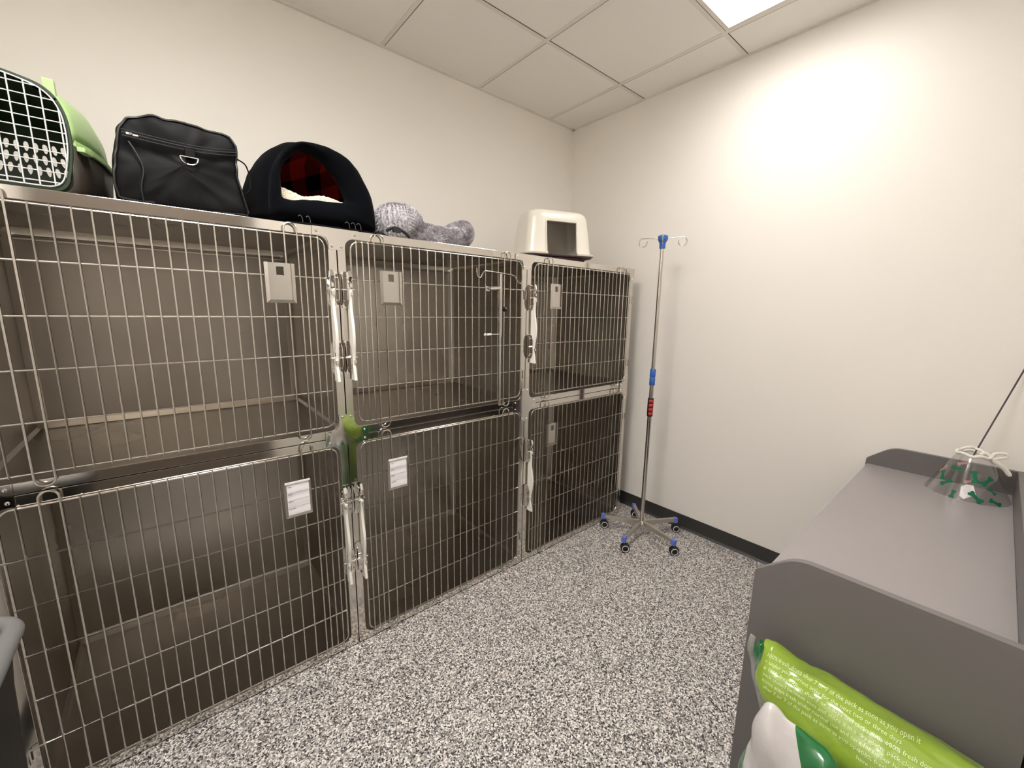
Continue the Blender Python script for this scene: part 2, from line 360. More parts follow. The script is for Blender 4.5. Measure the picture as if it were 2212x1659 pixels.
# suspended ceiling
T = .6096
GX = [1.7259 - T * k for k in range(4, -1, -1)]; GY = [.1142 - T * k for k in range(3, -1, -1)]
xs = [XL] + GX + [XR]; ys = [YF] + GY[1:] + [YB] if GY[0] < YF + .05 else [YF] + GY + [YB]
lights = []
mb = MB()
for i in range(len(xs) - 1):
    for j in range(len(ys) - 1):
        if i in (1, 4) and j == 1: continue
        x0, x1, y0, y1 = xs[i], xs[i + 1], ys[j], ys[j + 1]; g = .010
        mb.box((x0 + g, y0 + g, ZC + .002), (x1 - g, y1 - g, ZC + .02))
struct(mb.build('ceiling', 'ceiling', bevel=.002))
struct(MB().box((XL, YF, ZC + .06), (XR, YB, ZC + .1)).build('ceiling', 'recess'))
mb = MB()
for x in GX: mb.box((x - .012, YF, ZC - .0005), (x + .0085, YB, ZC + .006))
for y in ys[1:-1]: mb.box((XL, y - .0085, ZC - .0008), (XR, y + .012, ZC + .006))
struct(mb.build('trim_1', 'grid'))
mb = MB()
mb.box((XL, YB - .018, ZC - .003), (XR, YB, ZC + .004)); mb.box((XL, YF, ZC - .003), (XR, YF + .018, ZC + .004))
mb.box((XR - .018, YF, ZC - .003), (XR, YB, ZC + .004)); mb.box((XL, YF, ZC - .003), (XL + .018, YB, ZC + .004))
struct(mb.build('trim_2', 'grid'))
# black shadow reveal line on one side of every grid tee
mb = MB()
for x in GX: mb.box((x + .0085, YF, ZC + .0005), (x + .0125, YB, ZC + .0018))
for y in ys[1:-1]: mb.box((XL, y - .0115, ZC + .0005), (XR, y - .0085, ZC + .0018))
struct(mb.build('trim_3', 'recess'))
for k, (i, j) in enumerate(((4, 1), (1, 1))):
    x0, x1 = xs[i], xs[i + 1]; y0, y1 = ys[j], ys[j + 1]
    if k == 0: lb = 'bright square light panel in the ceiling by the right wall'
    else: lb = 'bright square light panel in the ceiling above the left end of the room'
    t_ = thing('ceiling_light', lb, 'ceiling light', ((x0 + x1) / 2, (y0 + y1) / 2, ZC))
    fr = MB(); a = .012; bb = .030
    fr.box((x0 + a, y0 + a, ZC - .001), (x0 + bb, y1 - a, ZC + .02)); fr.box((x1 - bb, y0 + a, ZC - .001), (x1 - a, y1 - a, ZC + .02))
    fr.box((x0 + bb, y0 + a, ZC - .001), (x1 - bb, y0 + bb, ZC + .02)); fr.box((x0 + bb, y1 - bb, ZC - .001), (x1 - bb, y1 - a, ZC + .02))
    fr.build('frame', 'grid', t_)
    MB().box((x0 + bb, y0 + bb, ZC + .004), (x1 - bb, y1 - bb, ZC + .012)).build('diffuser', 'lamp_left' if k else 'lamp_right', t_)
# baseboards (coved rubber)
bbp = [(0, 0), (.014, 0), (.010, .006), (.005, .012), (.003, .02), (.003, .092), (0, .093)]
struct(MB().prism(bbp, YF, YB, lambda a, b_, y: (XR - a, y, b_)).build('baseboard_right', 'baseboard'))
struct(MB().prism(bbp, XL, XR, lambda a, b_, y: (y, YB - a, b_)).build('baseboard_back', 'baseboard'))
struct(MB().prism(bbp, XL, XR, lambda a, b_, y: (y, YF + a, b_)).build('baseboard_front', 'baseboard'))
struct(MB().prism(bbp, YF, YB, lambda a, b_, y: (XL + a, y, b_)).build('baseboard_left', 'baseboard'))

# ------------------------------------------------------------------ cages
def steel_shell(x0, x1, z0, z1):
    """folded interior: rounded tray shape seen from the front, open at y=0"""
    mb = MB(); i0, i1, j0, j1 = x0 + .018, x1 - .018, z0 + .030, z1 - .018
    rings = []
    def ring(y, ins, r): return [(a, y, b_) for a, b_ in rrect(i0 + ins, j0 + ins, i1 - ins, j1 - ins, r, 3)]
    rings.append(ring(.012, 0, .026)); rings.append(ring(.650, 0, .026)); rings.append(ring(.654, .001, .026)); rings.append(ring(.676, .021, .006)); rings.append(ring(.680, .026, .003))
    mb.loft(rings, cap1=True)
    return mb
def hollow_outer(x0, x1, z0, z1):
    """outer casing as five sheets"""
    mb = MB(); t_ = .0012
    mb.box((x0, .012, z0), (x0 + t_, .70, z1)); mb.box((x1 - t_, .012, z0), (x1, .70, z1))
    mb.box((x0 + t_, .012, z1 - t_), (x1 - t_, .70, z1)); mb.box((x0 + t_, .012, z0), (x1 - t_, .70, z0 + t_)); mb.box((x0 + t_, .699, z0 + t_), (x1 - t_, .70, z1 - t_))
    return mb
YD = -.0085
def wire_door(cage, x0, width, z0, z1, rows, flip):
    """wire grid door; distances measured from the latch edge; flip=True puts the latch on the right"""
    s0 = lambda s: (x0 + width - s) if flip else (x0 + s)
    fl, fr = s0(.0450), s0(width - .0425)
    lo, hi = min(fl, fr), max(fl, fr)
    mb = MB(); rr_ = .030
    out = rrect(lo, z0, hi, z1, rr_, 7)
    mb.tube([(a, YD, b_) for a, b_ in out], .0031, 8, closed=True)
    gap = (z1 - z0) / rows
    hinge = (1, rows - 1)
    for k in range(1, rows):
        z = z0 + gap * k
        if k in hinge:
            hx = s0(width - .012); d = 1 if hx > fr else -1
            pts = [(fl, YD, z), (hx - d * .010, YD - .001, z), (hx - d * .003, YD - .001, z - .002), (hx, YD - .0005, z - .008), (hx, YD + .001, z - .045)]
            mb.tube(pts, .0029, 7)
        else: mb.tube([(fl, YD, z), (fr, YD, z)], .0029, 7)
        for xx in (fl, fr):                       # little weld beads
            dd = .007 if xx == lo else -.007
            mb.tube([(xx, YD, z), (xx + dd, YD, z)], [.0045, .0029], 7)
    W_ = width - .914
    bars = [.065, .0875, .110] + [.2069 + .03665 * k for k in range(15)] + [.8345 + W_]
    for s in bars:
        mb.tube([(s0(s), YD - .0048, z0 - .004), (s0(s), YD - .0048, z1 + .004)], .0024, 7)
    door = mb.build('door', 'wire', cage, smooth=True)
    for (a, b_) in ((.1302, .1683), (.7567, .7945 + 0 * W_)):
        xa, xb = sorted((s0(a), s0(b_))); r_ = (xb - xa) / 2; xc = (xa + xb) / 2
        path = [(xc + r_ * math.cos(t_), YD - .006, z1 + .017 + r_ * math.sin(t_)) for t_ in [PI * k / 12 for k in range(13)]]
        path += [(xc + r_ * math.cos(t_), YD - .006, z0 - .017 + r_ * math.sin(t_)) for t_ in [PI + PI * k / 12 for k in range(13)]]
        MB().tube(path, .0029, 8, closed=True).build('pull_loop', 'wire', door, smooth=True)
    return door
def card_holder(door, x0, width, z1, flip, paper):
    s0 = lambda s: (x0 + width - s) if flip else (x0 + s)
    xa, xb = sorted((s0(.146), s0(.2345))); zt, zb = z1, z1 - .1285; y = YD - .0115
    mb = MB()
    # back sheet with a window cut out
    wx0, wx1, wz0, wz1 = xa + .034, xa + .056, zt - .040, zt - .012
    for (p, q_) in (((xa, zb), (wx0, zt)), ((wx1, zb), (xb, zt)), ((wx0, zb), (wx1, wz0)), ((wx0, wz1), (wx1, zt))):
        mb.box((p[0], y, p[1]), (q_[0], y + .0012, q_[1]))
    f = .0105
    for q4 in (((xa, zb), (xa + f, zb + f), (xa + f, zt), (xa, zt)), ((xb, zb), (xb, zt), (xb - f, zt), (xb - f, zb + f)), ((xa, zb), (xb, zb), (xb - f, zb + f), (xa + f, zb + f))):
        dd = [(-.0008 if (abs(p[0] - xa) < 1e-6 or abs(p[0] - xb) < 1e-6 or abs(p[1] - zb) < 1e-6) else -.0050) for p in q4]
        mb.add([(p[0], y + d_, p[1]) for p, d_ in zip(q4, dd)] + [(p[0], y + d_ + .0008, p[1]) for p, d_ in zip(q4, dd)], [(0, 1, 2, 3), (7, 6, 5, 4), (0, 4, 5, 1), (1, 5, 6, 2), (2, 6, 7, 3), (3, 7, 4, 0)])
    mb.build('card_holder', 'card_steel', door)
    if paper:
        px0, px1 = xa + .008, xb - .008
        zz = [zb + .012 + (zt + .004 - zb - .012) * k / 10 for k in range(11)]
        vs = []; fs = []
        for k, z in enumerate(zz):
            yy = y - .0062 - .0012 * math.sin(k * 1.9)
            vs += [(px0, yy, z), (px1, yy, z), (px0, yy + .0004, z), (px1, yy + .0004, z)]
        for k in range(10):
            a = 4 * k; fs += [(a, a + 1, a + 5, a + 4), (a + 2, a + 6, a + 7, a + 3), (a, a + 4, a + 6, a + 2), (a + 1, a + 3, a + 7, a + 5)]
        fs += [(0, 2, 3, 1), (40, 41, 43, 42)]
        mb = MB().add(vs, fs)
        mb.box((px0 - .005, y - .0085, zt + .001), (px1 + .004, y - .0055, zt + .0075))
        lab(mb.build('paper_card', 'paper', door, smooth=True), 'white ruled paper card')
        mb = MB(); yy = y - .0078
        for k, z in enumerate((zt - .033, zt - .060, zt - .087)):
            mb.box((px0 + .001, yy - .0003, z), (px1 - .001, yy, z + .0006))
        for z, L in ((zt - .006, .013), (zt - .034, .014), (zt - .061, .015), (zt - .088, .021)):
            mb.box((px0 + .003, yy - .0004, z - .005), (px0 + .003 + L, yy, z - .0035))
        mb.build('printed_line', 'ink', door)
def latch(cage, x0, width, zu, zl, flip, thin=False):
    """two chrome catches joined by a wavy white handle, next to the cage's edge post"""
    sg = -1 if flip else 1; e0 = (x0 + width) if flip else x0
    X = lambda s: e0 + sg * s
    def bx(mb, s_a, s_b, y0, y1, z0, z1):
        a, b_ = sorted((X(s_a), X(s_b))); mb.box((a, y0, z0), (b_, y1, z1))
    for zc in (zu, zl):
        mb = MB()
        base = [(.004, zc + .056), (.008, zc + .064), (.034, zc + .064), (.040, zc + .05), (.040, zc - .05), (.034, zc - .064), (.010, zc - .064), (.004, zc - .05)]
        mb.prism([(X(a), b_) for a, b_ in base], -.004, -.0015)
        hexa = [(-.003, zc + .062), (-.020, zc + .058), (-.031, zc + .030), (-.029, zc + .004), (-.024, zc), (-.029, zc - .004), (-.031, zc - .030), (-.020, zc - .058), (-.003, zc - .062)]
        mb.prism(hexa, X(.0205), X(.0222), lambda a, b_, y: (y, a, b_))
        mb.prism([(a * .8, zc + (b_ - zc) * .9) for a, b_ in hexa], X(.0062), X(.0076), lambda a, b_, y: (y, a, b_))
        # handle eye: chrome clip
        bx(mb, .028, .036, -.040, -.030, zc - .020, zc - .008); bx(mb, .028, .036, -.036, -.028, zc + .008, zc + .022)
        # pin with a ball end
        mb.tube([(X(.003), -.019, zc), (X(.047), -.019, zc)], .0036, 10)
        mb.tube([(X(.047), -.019, zc), (X(.047), -.004, zc)], .003, 8)
        for ds in (.012, .032):
            for dz in (.040, -.040):
                mb.lathe([(0.0005, .0032), (.0028, .0026), (.0042, .0008), (.0044, 0)], (0, 0, 0), 10)
                k = len(mb.v) - 40
                for q_ in range(k, len(mb.v)):
                    a, b_, c_ = mb.v[q_]; mb.v[q_] = (X(ds) + a, -.004 - c_, zc + dz + b_)
        # curved finger tab at the top
        mb.prism([(-.026, zc + .020), (-.038, zc + .045), (-.030, zc + .066), (-.027, zc + .066), (-.034, zc + .045), (-.022, zc + .020)], X(.026), X(.036), lambda a, b_, y: (y, a, b_))
        lab(mb.build('latch', 'chrome', cage, smooth=True, angle=30), 'shiny chrome catch')
    top, bot = zu + .0, zl - .085
    P = [];  N_ = 24
    for k in range(N_ + 1):
        t_ = k / N_; z = top + (bot - top) * t_
        P.append((z, -.040 + .0075 * math.sin(t_ * 9.5) - (.004 if t_ > .85 else 0)))
    poly = [(y, z) for z, y in P] + [(-.008, bot), (-.008, top)]
    mb = MB().prism(poly, X(.0250), X(.0350), lambda a, b_, y: (y, a, b_))
    lab(mb.build('latch_handle', 'nylon', cage, bevel=.0012), 'wavy white plastic latch handle')
def rivets(mb, pts, y=-.0035):
    for (x, z) in pts:
        o = len(mb.v); mb.lathe([(.0003, .0034), (.0030, .0028), (.0046, .0010), (.0050, 0)], (0, 0, 0), 12)
        for q_ in range(o, len(mb.v)):
            a, b_, c_ = mb.v[q_]; mb.v[q_] = (x + a, y - c_, z + b_)
def fillet(pts):
    """pts: (x,z,r) -> polygon with rounded corners"""
    out = []; n_ = len(pts)
    for i in range(n_):
        p0, p1, p2 = Vector(pts[i - 1][:2]), Vector(pts[i][:2]), Vector(pts[(i + 1) % n_][:2]); r_ = pts[i][2]
        if r_ <= 0: out.append(tuple(p1)); continue
        a = (p0 - p1).normalized(); b_ = (p2 - p1).normalized()
        s_, e_ = p1 + a * r_, p1 + b_ * r_
        for k in range(7):
            t_ = k / 6; out.append(tuple((1 - t_) ** 2 * s_ + 2 * t_ * (1 - t_) * p1 + t_ ** 2 * e_))
    return out
ZM, ZT = .9135, 1.6764
units = [(-.914, 0., True), (0., .914, False), (.914, 1.833, False)]
wherex = ['at the left end of the bank', 'in the middle column', 'at the right end of the bank near the IV stand']
cage_bits = {}
for row in (1, 0):
    for ui, (x0, x1, flip) in enumerate(units):
        x0_, x1_ = x0 + .0017, x1 - .0017
        z0, z1 = (ZM + .0014, ZT) if row else (.004, ZM - .0014)
        lb = ['lower left wire-door cage with a white paper card, beside the grey bin rim',
              'lower middle wire-door cage with a white paper card',
              'lower right wire-door cage with an empty card holder, nearest the IV stand'][ui] if not row else \
             ['upper left wire-door cage directly below the black fabric bag',
              'upper middle wire-door cage with a bag hanger hooked on its door',
              'upper right wire-door cage under the cream hooded litter box'][ui]
        cg = thing('kennel_cage', lb, 'cage', ((x0 + x1) / 2, .35, z0), 'stainless steel kennel cages in two rows')
        hollow_outer(x0_, x1_, z0, z1).build('casing', 'steel_dark', cg)
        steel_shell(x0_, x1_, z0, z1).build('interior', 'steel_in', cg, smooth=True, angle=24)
        zb_ = z1 - .052
        MB().tube([(x0 + .021, .05, zb_), (x0 + .021, .672, zb_), (x0 + .026, .677, zb_), (x1 - .026, .677, zb_), (x1 - .021, .672, zb_), (x1 - .021, .05, zb_)], .0042, 8).build('seam_bead', 'steel_in', cg, smooth=True)
        px = .030; rgt = .046 if ui == 2 else .030
        ix0, ix1 = x0 + px, x1 - rgt; iz0, iz1 = z0 + .030, z1 - .031
        inner = rrect(ix0, iz0, ix1, iz1, .030, 8); n_ = len(inner)
        outer = []
        cx, cz = (ix0 + ix1) / 2, (iz0 + iz1) / 2
        for k, (a, b_) in enumerate(inner):
            q4 = k // 9; j = (k % 9) / 8
            cxn = [(x1_, z1), (x0_, z1), (x0_, z0), (x1_, z0)][q4]
            # spread the outer loop along the corner
            if q4 == 0: o_ = (x1_, b_ if j < .5 else z1) if j < .5 else (a, z1)
            elif q4 == 1: o_ = (a, z1) if j < .5 else (x0_, b_)
            elif q4 == 2: o_ = (x0_, b_) if j < .5 else (a, z0)
            else: o_ = (a, z0) if j < .5 else (x1_, b_)
            if abs(j - .5) < .01: o_ = cxn
            outer.append(o_)
        MB().ringplate(outer, inner, 0, .012).build('front_frame', 'steel', cg, bevel=.0008)
        if row: dz0, dz1, rows = .9655, 1.6370, 5
        else: dz0, dz1, rows = .0480, .8790, 6
        W_ = x1 - x0 if ui < 2 else .914
        xx0 = x0
        d = wire_door(cg, xx0, W_, dz0, dz1, rows, flip)
        card_holder(d, xx0 + (.004 if ui == 2 else 0), W_, 1.5425 if row else .784, flip, (not row) and ui < 2)
        latch(cg, xx0, W_, 1.466 if row else .655, 1.220 if row else .400, flip)
        cage_bits[(row, ui)] = cg
        mb = MB(); mb.box((x0_, .002, 0.0), (x1_, .69, .0042))
        if not row: mb.build('foot_seal', 'black_rubber', cg)
# riveted corner plates
def plate(parent, pts, riv):
    mb = MB().prism(fillet(pts), -.0035, -.0002); rivets(mb, riv); return mb.build('corner_plate', 'chrome2', parent, smooth=True, angle=30)
M['chrome2'] = mat('mirror_steel_plate', (.68, .65, .61), .045, 1.); add_noise_bump(M['chrome2'], 7, .10, .006, detail=0.)
for ui, X in ((1, 0.), (2, .914)):
    a = .0795
    plate(cage_bits[(1, ui)], [(X - a, ZT, .003), (X - a, ZT - .029, .003), (X - .028, ZT - .029, .028), (X - .028, 1.603, .006), (X + .028, 1.603, .006), (X + .028, ZT - .029, .028), (X + a, ZT - .029, .003), (X + a, ZT, .003)],
          [(X - .066, ZT - .015), (X + .066, ZT - .015), (X - .016, 1.615), (X + .016, 1.615)])
    if ui == 1:
        plate(cage_bits[(1, ui)], [(X - .079, .884, .003), (X - .079, .944, .002), (X - .028, .944, .028), (X - .028, 1.003, .004), (X + .028, 1.003, .004), (X + .028, .944, .028), (X + .079, .944, .003), (X + .079, .884, .003)],
              [(X - .066, .932), (X - .066, .897), (X + .066, .932), (X + .066, .897), (X - .015, .992), (X + .015, .992)])
    else:
        plate(cage_bits[(1, ui)], [(X - .079, .884, .003), (X - .079, .944, .002), (X - .028, .944, .028), (X - .028, 1.003, .004), (X + .028, 1.003, .004), (X + .028, .944, .028), (X + .079, .944, .003), (X + .079, .884, .003), (X + .028, .884, .028), (X + .028, .828, .004), (X - .028, .828, .004), (X - .028, .884, .028)],
              [(X - .066, .932), (X - .066, .897), (X + .066, .932), (X + .066, .897), (X - .015, .992), (X + .015, .992), (X - .015, .838), (X + .015, .838)])
X = 1.833
plate(cage_bits[(1, 2)], [(X - .086, ZT, .002), (X - .086, ZT - .029, .002), (X - .044, ZT - .029, .026), (X - .044, 1.597, .003), (X, 1.597, .003), (X, ZT, .002)], [(X - .072, ZT - .015), (X - .020, 1.611)])
plate(cage_bits[(1, 2)], [(X - .086, .884, .002), (X - .086, .944, .002), (X - .044, .944, .028), (X - .044, 1.000, .003), (X, 1.000, .003), (X, .828, .003), (X - .044, .828, .003), (X - .044, .884, .028)], [(X - .072, .932), (X - .072, .897), (X - .02, .988), (X - .02, .842)])
X = -.914
plate(cage_bits[(1, 0)], [(X, 1.000, .003), (X + .028, 1.000, .003), (X + .028, .944, .028), (X + .079, .944, .003), (X + .079, .884, .003), (X + .028, .884, .028), (X + .028, .828, .003), (X, .828, .003)], [(X + .066, .932), (X + .066, .897), (X + .014, .988), (X + .014, .842)])
plate(cage_bits[(1, 0)], [(X, ZT, .002), (X + .079, ZT, .002), (X + .079, ZT - .029, .002), (X + .028, ZT - .029, .028), (X + .028, 1.60, .003), (X, 1.60, .003)], [(X + .066, ZT - .015), (X + .014, 1.612)])
for row in (0,):
    for ui, X in ((1, 0.), (2, .914)):
        
        for kk, dx_ in ((ui - 1, -.038), (ui, .038)):
            mb = MB(); rivets(mb, [(X + dx_, .040)], y=-.0002); mb.build('rivet', 'chrome', cage_bits[(0, kk)], smooth=True)

# ------------------------------------------------------------------ IV hanger hooked on the middle upper door
t_ = thing('hanging_bag_holder', 'slim steel bag hanger with two hooks clipped to the upper middle cage door', 'bag hanger', (.715, -.03, .94))
y = -.035
MB().tube([(.719, y, 1.568), (.719, y, 1.28)], .0082, 12).build('outer_tube', 'wire', t_, smooth=True)
MB().tube([(.7175, y, 1.29), (.7175, y, .944)], .0062, 12).build('inner_tube', 'wire', t_, smooth=True)
hk = cat_rom([(.583, y, 1.585), (.585, y, 1.560), (.592, y, 1.546), (.606, y, 1.546), (.614, y, 1.560), (.624, y, 1.572), (.640, y, 1.575), (.719, y, 1.572), (.792, y, 1.566), (.808, y, 1.558), (.820, y, 1.542), (.832, y, 1.532), (.846, y, 1.534), (.851, y, 1.548), (.852, y, 1.572)], 5)
MB().tube(hk, .0026, 8).build('hook_wire', 'wire', t_, smooth=True)
MB().tube([(.719, y, 1.503), (.690, y + .004, 1.502), (.668, y + .010, 1.500), (.664, y + .018, 1.499)], [.0075, .0095, .0085, .006], 10).box((.652, YD - .004, 1.488), (.672, -.012, 1.510)).build('clamp', 'chrome', t_, smooth=True, angle=30)
kn = MB()
star = [(.0125 * (1 if k % 2 else .78) * math.cos(2 * PI * k / 10), .0125 * (1 if k % 2 else .78) * math.sin(2 * PI * k / 10)) for k in range(10)]
kn.prism([(a, 1.407 + b_) for a, b_ in star], .738, .752, lambda a, b_, yy: (yy, y + a, b_)); kn.cyl((.725, y, 1.407), (.74, y, 1.407), .004, 8)
kn.build('knob', 'black_plastic', t_, bevel=.001)
MB().tube([(.7175, y, 1.291), (.640, y - .001, 1.290)], .0016, 6).cyl((.664, y, 1.2905), (.640, y, 1.2905), .0052, 10).cyl((.632, y, 1.2905), (.627, y, 1.2905), .0060, 10).build('spring_clip', 'nylon', t_, smooth=True)

# ------------------------------------------------------------------ things on top of the cages
ZS = ZT
def arch(cx, hw, z0, z1, p=2.4, n_=48, zmid=None):
    """closed outline: flat bottom, rounded arch"""
    pts = []
    for k in range(n_ + 1):
        a = PI * k / n_; c_, s_ = math.cos(a), math.sin(a)
        pts.append((cx + hw * math.copysign(abs(c_) ** (2 / p), c_), z0 + (z1 - z0) * abs(s_) ** (2 / p)))
    return pts
# --- hard pet carrier
cr = thing('pet_carrier', 'green and dark brown plastic pet carrier with a white wire door, far left', 'pet carrier', (-.80, .25, ZS))
cx = -.805
def crring(y, hw, z0, z1, p=3.0, n_=48): return [(a, y, b_) for a, b_ in arch(cx, hw, z0, z1, p, n_)]
# lower tub
def half_ring(y, hw, zlo, zhi):
    poly = [(cx - hw, zhi), (cx - hw * .97, zlo + .03), (cx - hw * .90, zlo), (cx + hw * .90, zlo), (cx + hw * .97, zlo + .03), (cx + hw, zhi)]
    return [(a, y, b_) for a, b_ in poly]
ysb = [(.035, .172), (.10, .195), (.20, .217), (.32, .228), (.42, .216)]
mb = MB(); rg = []
for y, hw in ysb:
    rg.append([(a, y, b_) for a, b_ in fillet([(cx - hw, 1.802, 0), (cx - hw * .95, ZS + .005, .03), (cx + hw * .95, ZS + .005, .03), (cx + hw, 1.802, 0)])])
n_ = len(rg[0]); vs = [p for r_ in rg for p in r_]; fs = []
for i in range(len(rg) - 1):
    for k in range(n_ - 1): fs.append((i * n_ + k, i * n_ + k + 1, (i + 1) * n_ + k + 1, (i + 1) * n_ + k))
mb.add(vs, fs)
tub = mb.build('lower_tub', 'tub', cr, smooth=True); sd = tub.modifiers.new('s', 'SOLIDIFY'); sd.thickness = .003; sd.offset = 1
# back wall of the tub with ventilation holes
mb = MB(); bx0, bx1, bz0, bz1, yb_ = cx - .205, cx + .205, ZS + .006, 1.93, .42
NXv, rowsv = 21, 4
zz = [bz0, 1.788, 1.821, 1.854, 1.887, 1.93]
for r_ in range(5):
    for k in range(NXv):
        a0, a1 = bx0 + (bx1 - bx0) * k / NXv, bx0 + (bx1 - bx0) * (k + 1) / NXv; c0, c1 = zz[r_], zz[r_ + 1]
        if r_ in (1, 2, 3):
            ac, cc = (a0 + a1) / 2, (c0 + c1) / 2; sq = []; el = []
            for q_ in range(16):
                an = 2 * PI * q_ / 16 + PI / 4; u_, v_ = math.cos(an), math.sin(an); m_ = max(abs(u_), abs(v_))
                sq.append((ac + u_ / m_ * (a1 - a0) / 2, yb_, cc + v_ / m_ * (c1 - c0) / 2))
                lean = .10 * (r_ % 2)
                el.append((ac + u_ * (.0055 + .0012 * v_) + v_ * .0150 * -.35 * (ac - cx - .05) / .2 + .004 * ((r_ % 2) - .5), yb_, cc + v_ * .0142))
            el2 = [(p[0], yb_ + .004, p[2]) for p in el]; sq2 = [(p[0], yb_ + .004, p[2]) for p in sq]
            o = sq + el + el2 + sq2
            mb.add(o, [(q_, (q_ + 1) % 16, 16 + (q_ + 1) % 16, 16 + q_) for q_ in range(16)] + [(16 + q_, 16 + (q_ + 1) % 16, 32 + (q_ + 1) % 16, 32 + q_) for q_ in range(16)] + [(32 + q_, 32 + (q_ + 1) % 16, 48 + (q_ + 1) % 16, 48 + q_) for q_ in range(16)])
        else: mb.box((a0, yb_, c0), (a1, yb_ + .004, c1))
lab(mb.build('vented_back', 'green_dark', cr), 'dark green back panel with rows of leaf-shaped air holes')
# upper shell
ys2 = [(.035, .172, 1.940), (.06, .180, 1.948), (.12, .194, 1.966), (.22, .212, 1.980), (.32, .220, 1.970), (.42, .205, 1.935)]
mb = MB(); rg = []
for y, hw, zt in ys2:
    rg.append([(a, y, b_) for a, b_ in arch(cx, hw, 1.812, zt, 3.3, 40)])
n_ = len(rg[0]); vs = [p for r_ in rg for p in r_]; fs = []
for i in range(len(rg) - 1):
    for k in range(n_ - 1): fs.append((i * n_ + k, i * n_ + k + 1, (i + 1) * n_ + k + 1, (i + 1) * n_ + k))
mb.add(vs, fs)
up = mb.build('upper_shell', 'green_light', cr, smooth=True); sd = up.modifiers.new('s', 'SOLIDIFY'); sd.thickness = .003; sd.offset = 1
mb = MB(); mb.loft([[(a, .424, b_) for a, b_ in arch(cx, .200, 1.905, 1.934, 3.3, 40)], [(a, .427, b_) for a, b_ in arch(cx, .198, 1.905, 1.932, 3.3, 40)]], True, True)
mb.build('rear_arch', 'green_dark', cr)
# rim flange and carrying tab
for sgn in (1, -1):
    mb = MB()
    pr = [(cx + sgn * (hw + .008), y) for y, hw in [(.045, .172), (.10, .195), (.20, .217), (.32, .228), (.42, .216)]]
    pi_ = [(cx + sgn * (hw - .004), y) for y, hw in [(.045, .172), (.10, .195), (.20, .217), (.32, .228), (.42, .216)]]
    mb.prism(pr + pi_[::-1], 1.800, 1.816, lambda a, b_, z: (a, b_, z))
    mb.prism([(cx + sgn * .180, .045), (cx + sgn * .196, .045), (cx + sgn * .208, .085), (cx + sgn * .190, .085)], 1.790, 1.802, lambda a, b_, z: (a, b_, z))
    mb.build('rim', 'green_light', cr, bevel=.002)
for xk in (-.670, -.962): MB().box((xk, .062, 1.915), (xk + .022, .085, 1.956)).build('clip', 'green_light', cr, bevel=.002)
# dark inner liner visible through the door
rg2 = [[(a, y, b_) for a, b_ in arch(cx, hw - .006, 1.80, zt - .006, 3.3, 40)] for y, hw, zt in ys2]
n_ = len(rg2[0]); mb = MB(); vs = [p for r_ in rg2 for p in r_]; fs = []
for i in range(len(rg2) - 1):
    for k in range(n_ - 1): fs.append((i * n_ + k, i * n_ + k + 1, (i + 1) * n_ + k + 1, (i + 1) * n_ + k))
mb.add(vs, fs); mb.build('inner_lining', 'green_dark', cr, smooth=True)
# door surround and wire door
def door_outline(ins): return fillet([(cx - .168 + ins, ZS + .004 + ins, .03), (cx + .155 - ins, ZS + .004 + ins, .03), (cx + .178 - ins, 1.78, .05), (cx + .174 - ins, 1.875, .03), (cx + .150 - ins, 1.925 - ins, .028), (cx + .06, 1.946 - ins, .05), (cx - .06, 1.946 - ins, .05), (cx - .150 + ins, 1.925 - ins, .028), (cx - .174 + ins, 1.875, .03), (cx - .178 + ins, 1.78, .05)])
oo, ii = door_outline(0.), door_outline(.0065)
MB().ringplate(oo, ii, .026, .044).build('door_surround', 'green_black', cr, bevel=.0015)
mb = MB(); io = door_outline(.0085); cc0 = (cx, 1.80)
mb.tube([(a, .022, b_) for a, b_ in io], .0018, 6, closed=True)
def span_x(z):
    xs_ = []
    for i in range(len(io)):
        p, q_ = io[i], io[(i + 1) % len(io)]
        if (p[1] - z) * (q_[1] - z) < 0: xs_.append(p[0] + (q_[0] - p[0]) * (z - p[1]) / (q_[1] - p[1]))
    return (min(xs_), max(xs_)) if len(xs_) > 1 else None
def span_z(x):
    zs_ = []
    for i in range(len(io)):
        p, q_ = io[i], io[(i + 1) % len(io)]
        if (p[0] - x) * (q_[0] - x) < 0: zs_.append(p[1] + (q_[1] - p[1]) * (x - p[0]) / (q_[0] - p[0]))
    return (min(zs_), max(zs_)) if len(zs_) > 1 else None
z = 1.700
while z < 1.935:
    s_ = span_x(z)
    if s_: mb.tube([(s_[0], .022, z), (s_[1], .022, z)], .0015, 6)
    z += .0242
x = cx - .153 + .0
while x < cx + .165:
    s_ = span_z(x)
    if s_: mb.tube([(x, .0195, s_[0]), (x, .0195, s_[1])], .0016, 6)
    x += .0262
mb.build('wire_door', 'carrier_wire', cr, smooth=True)

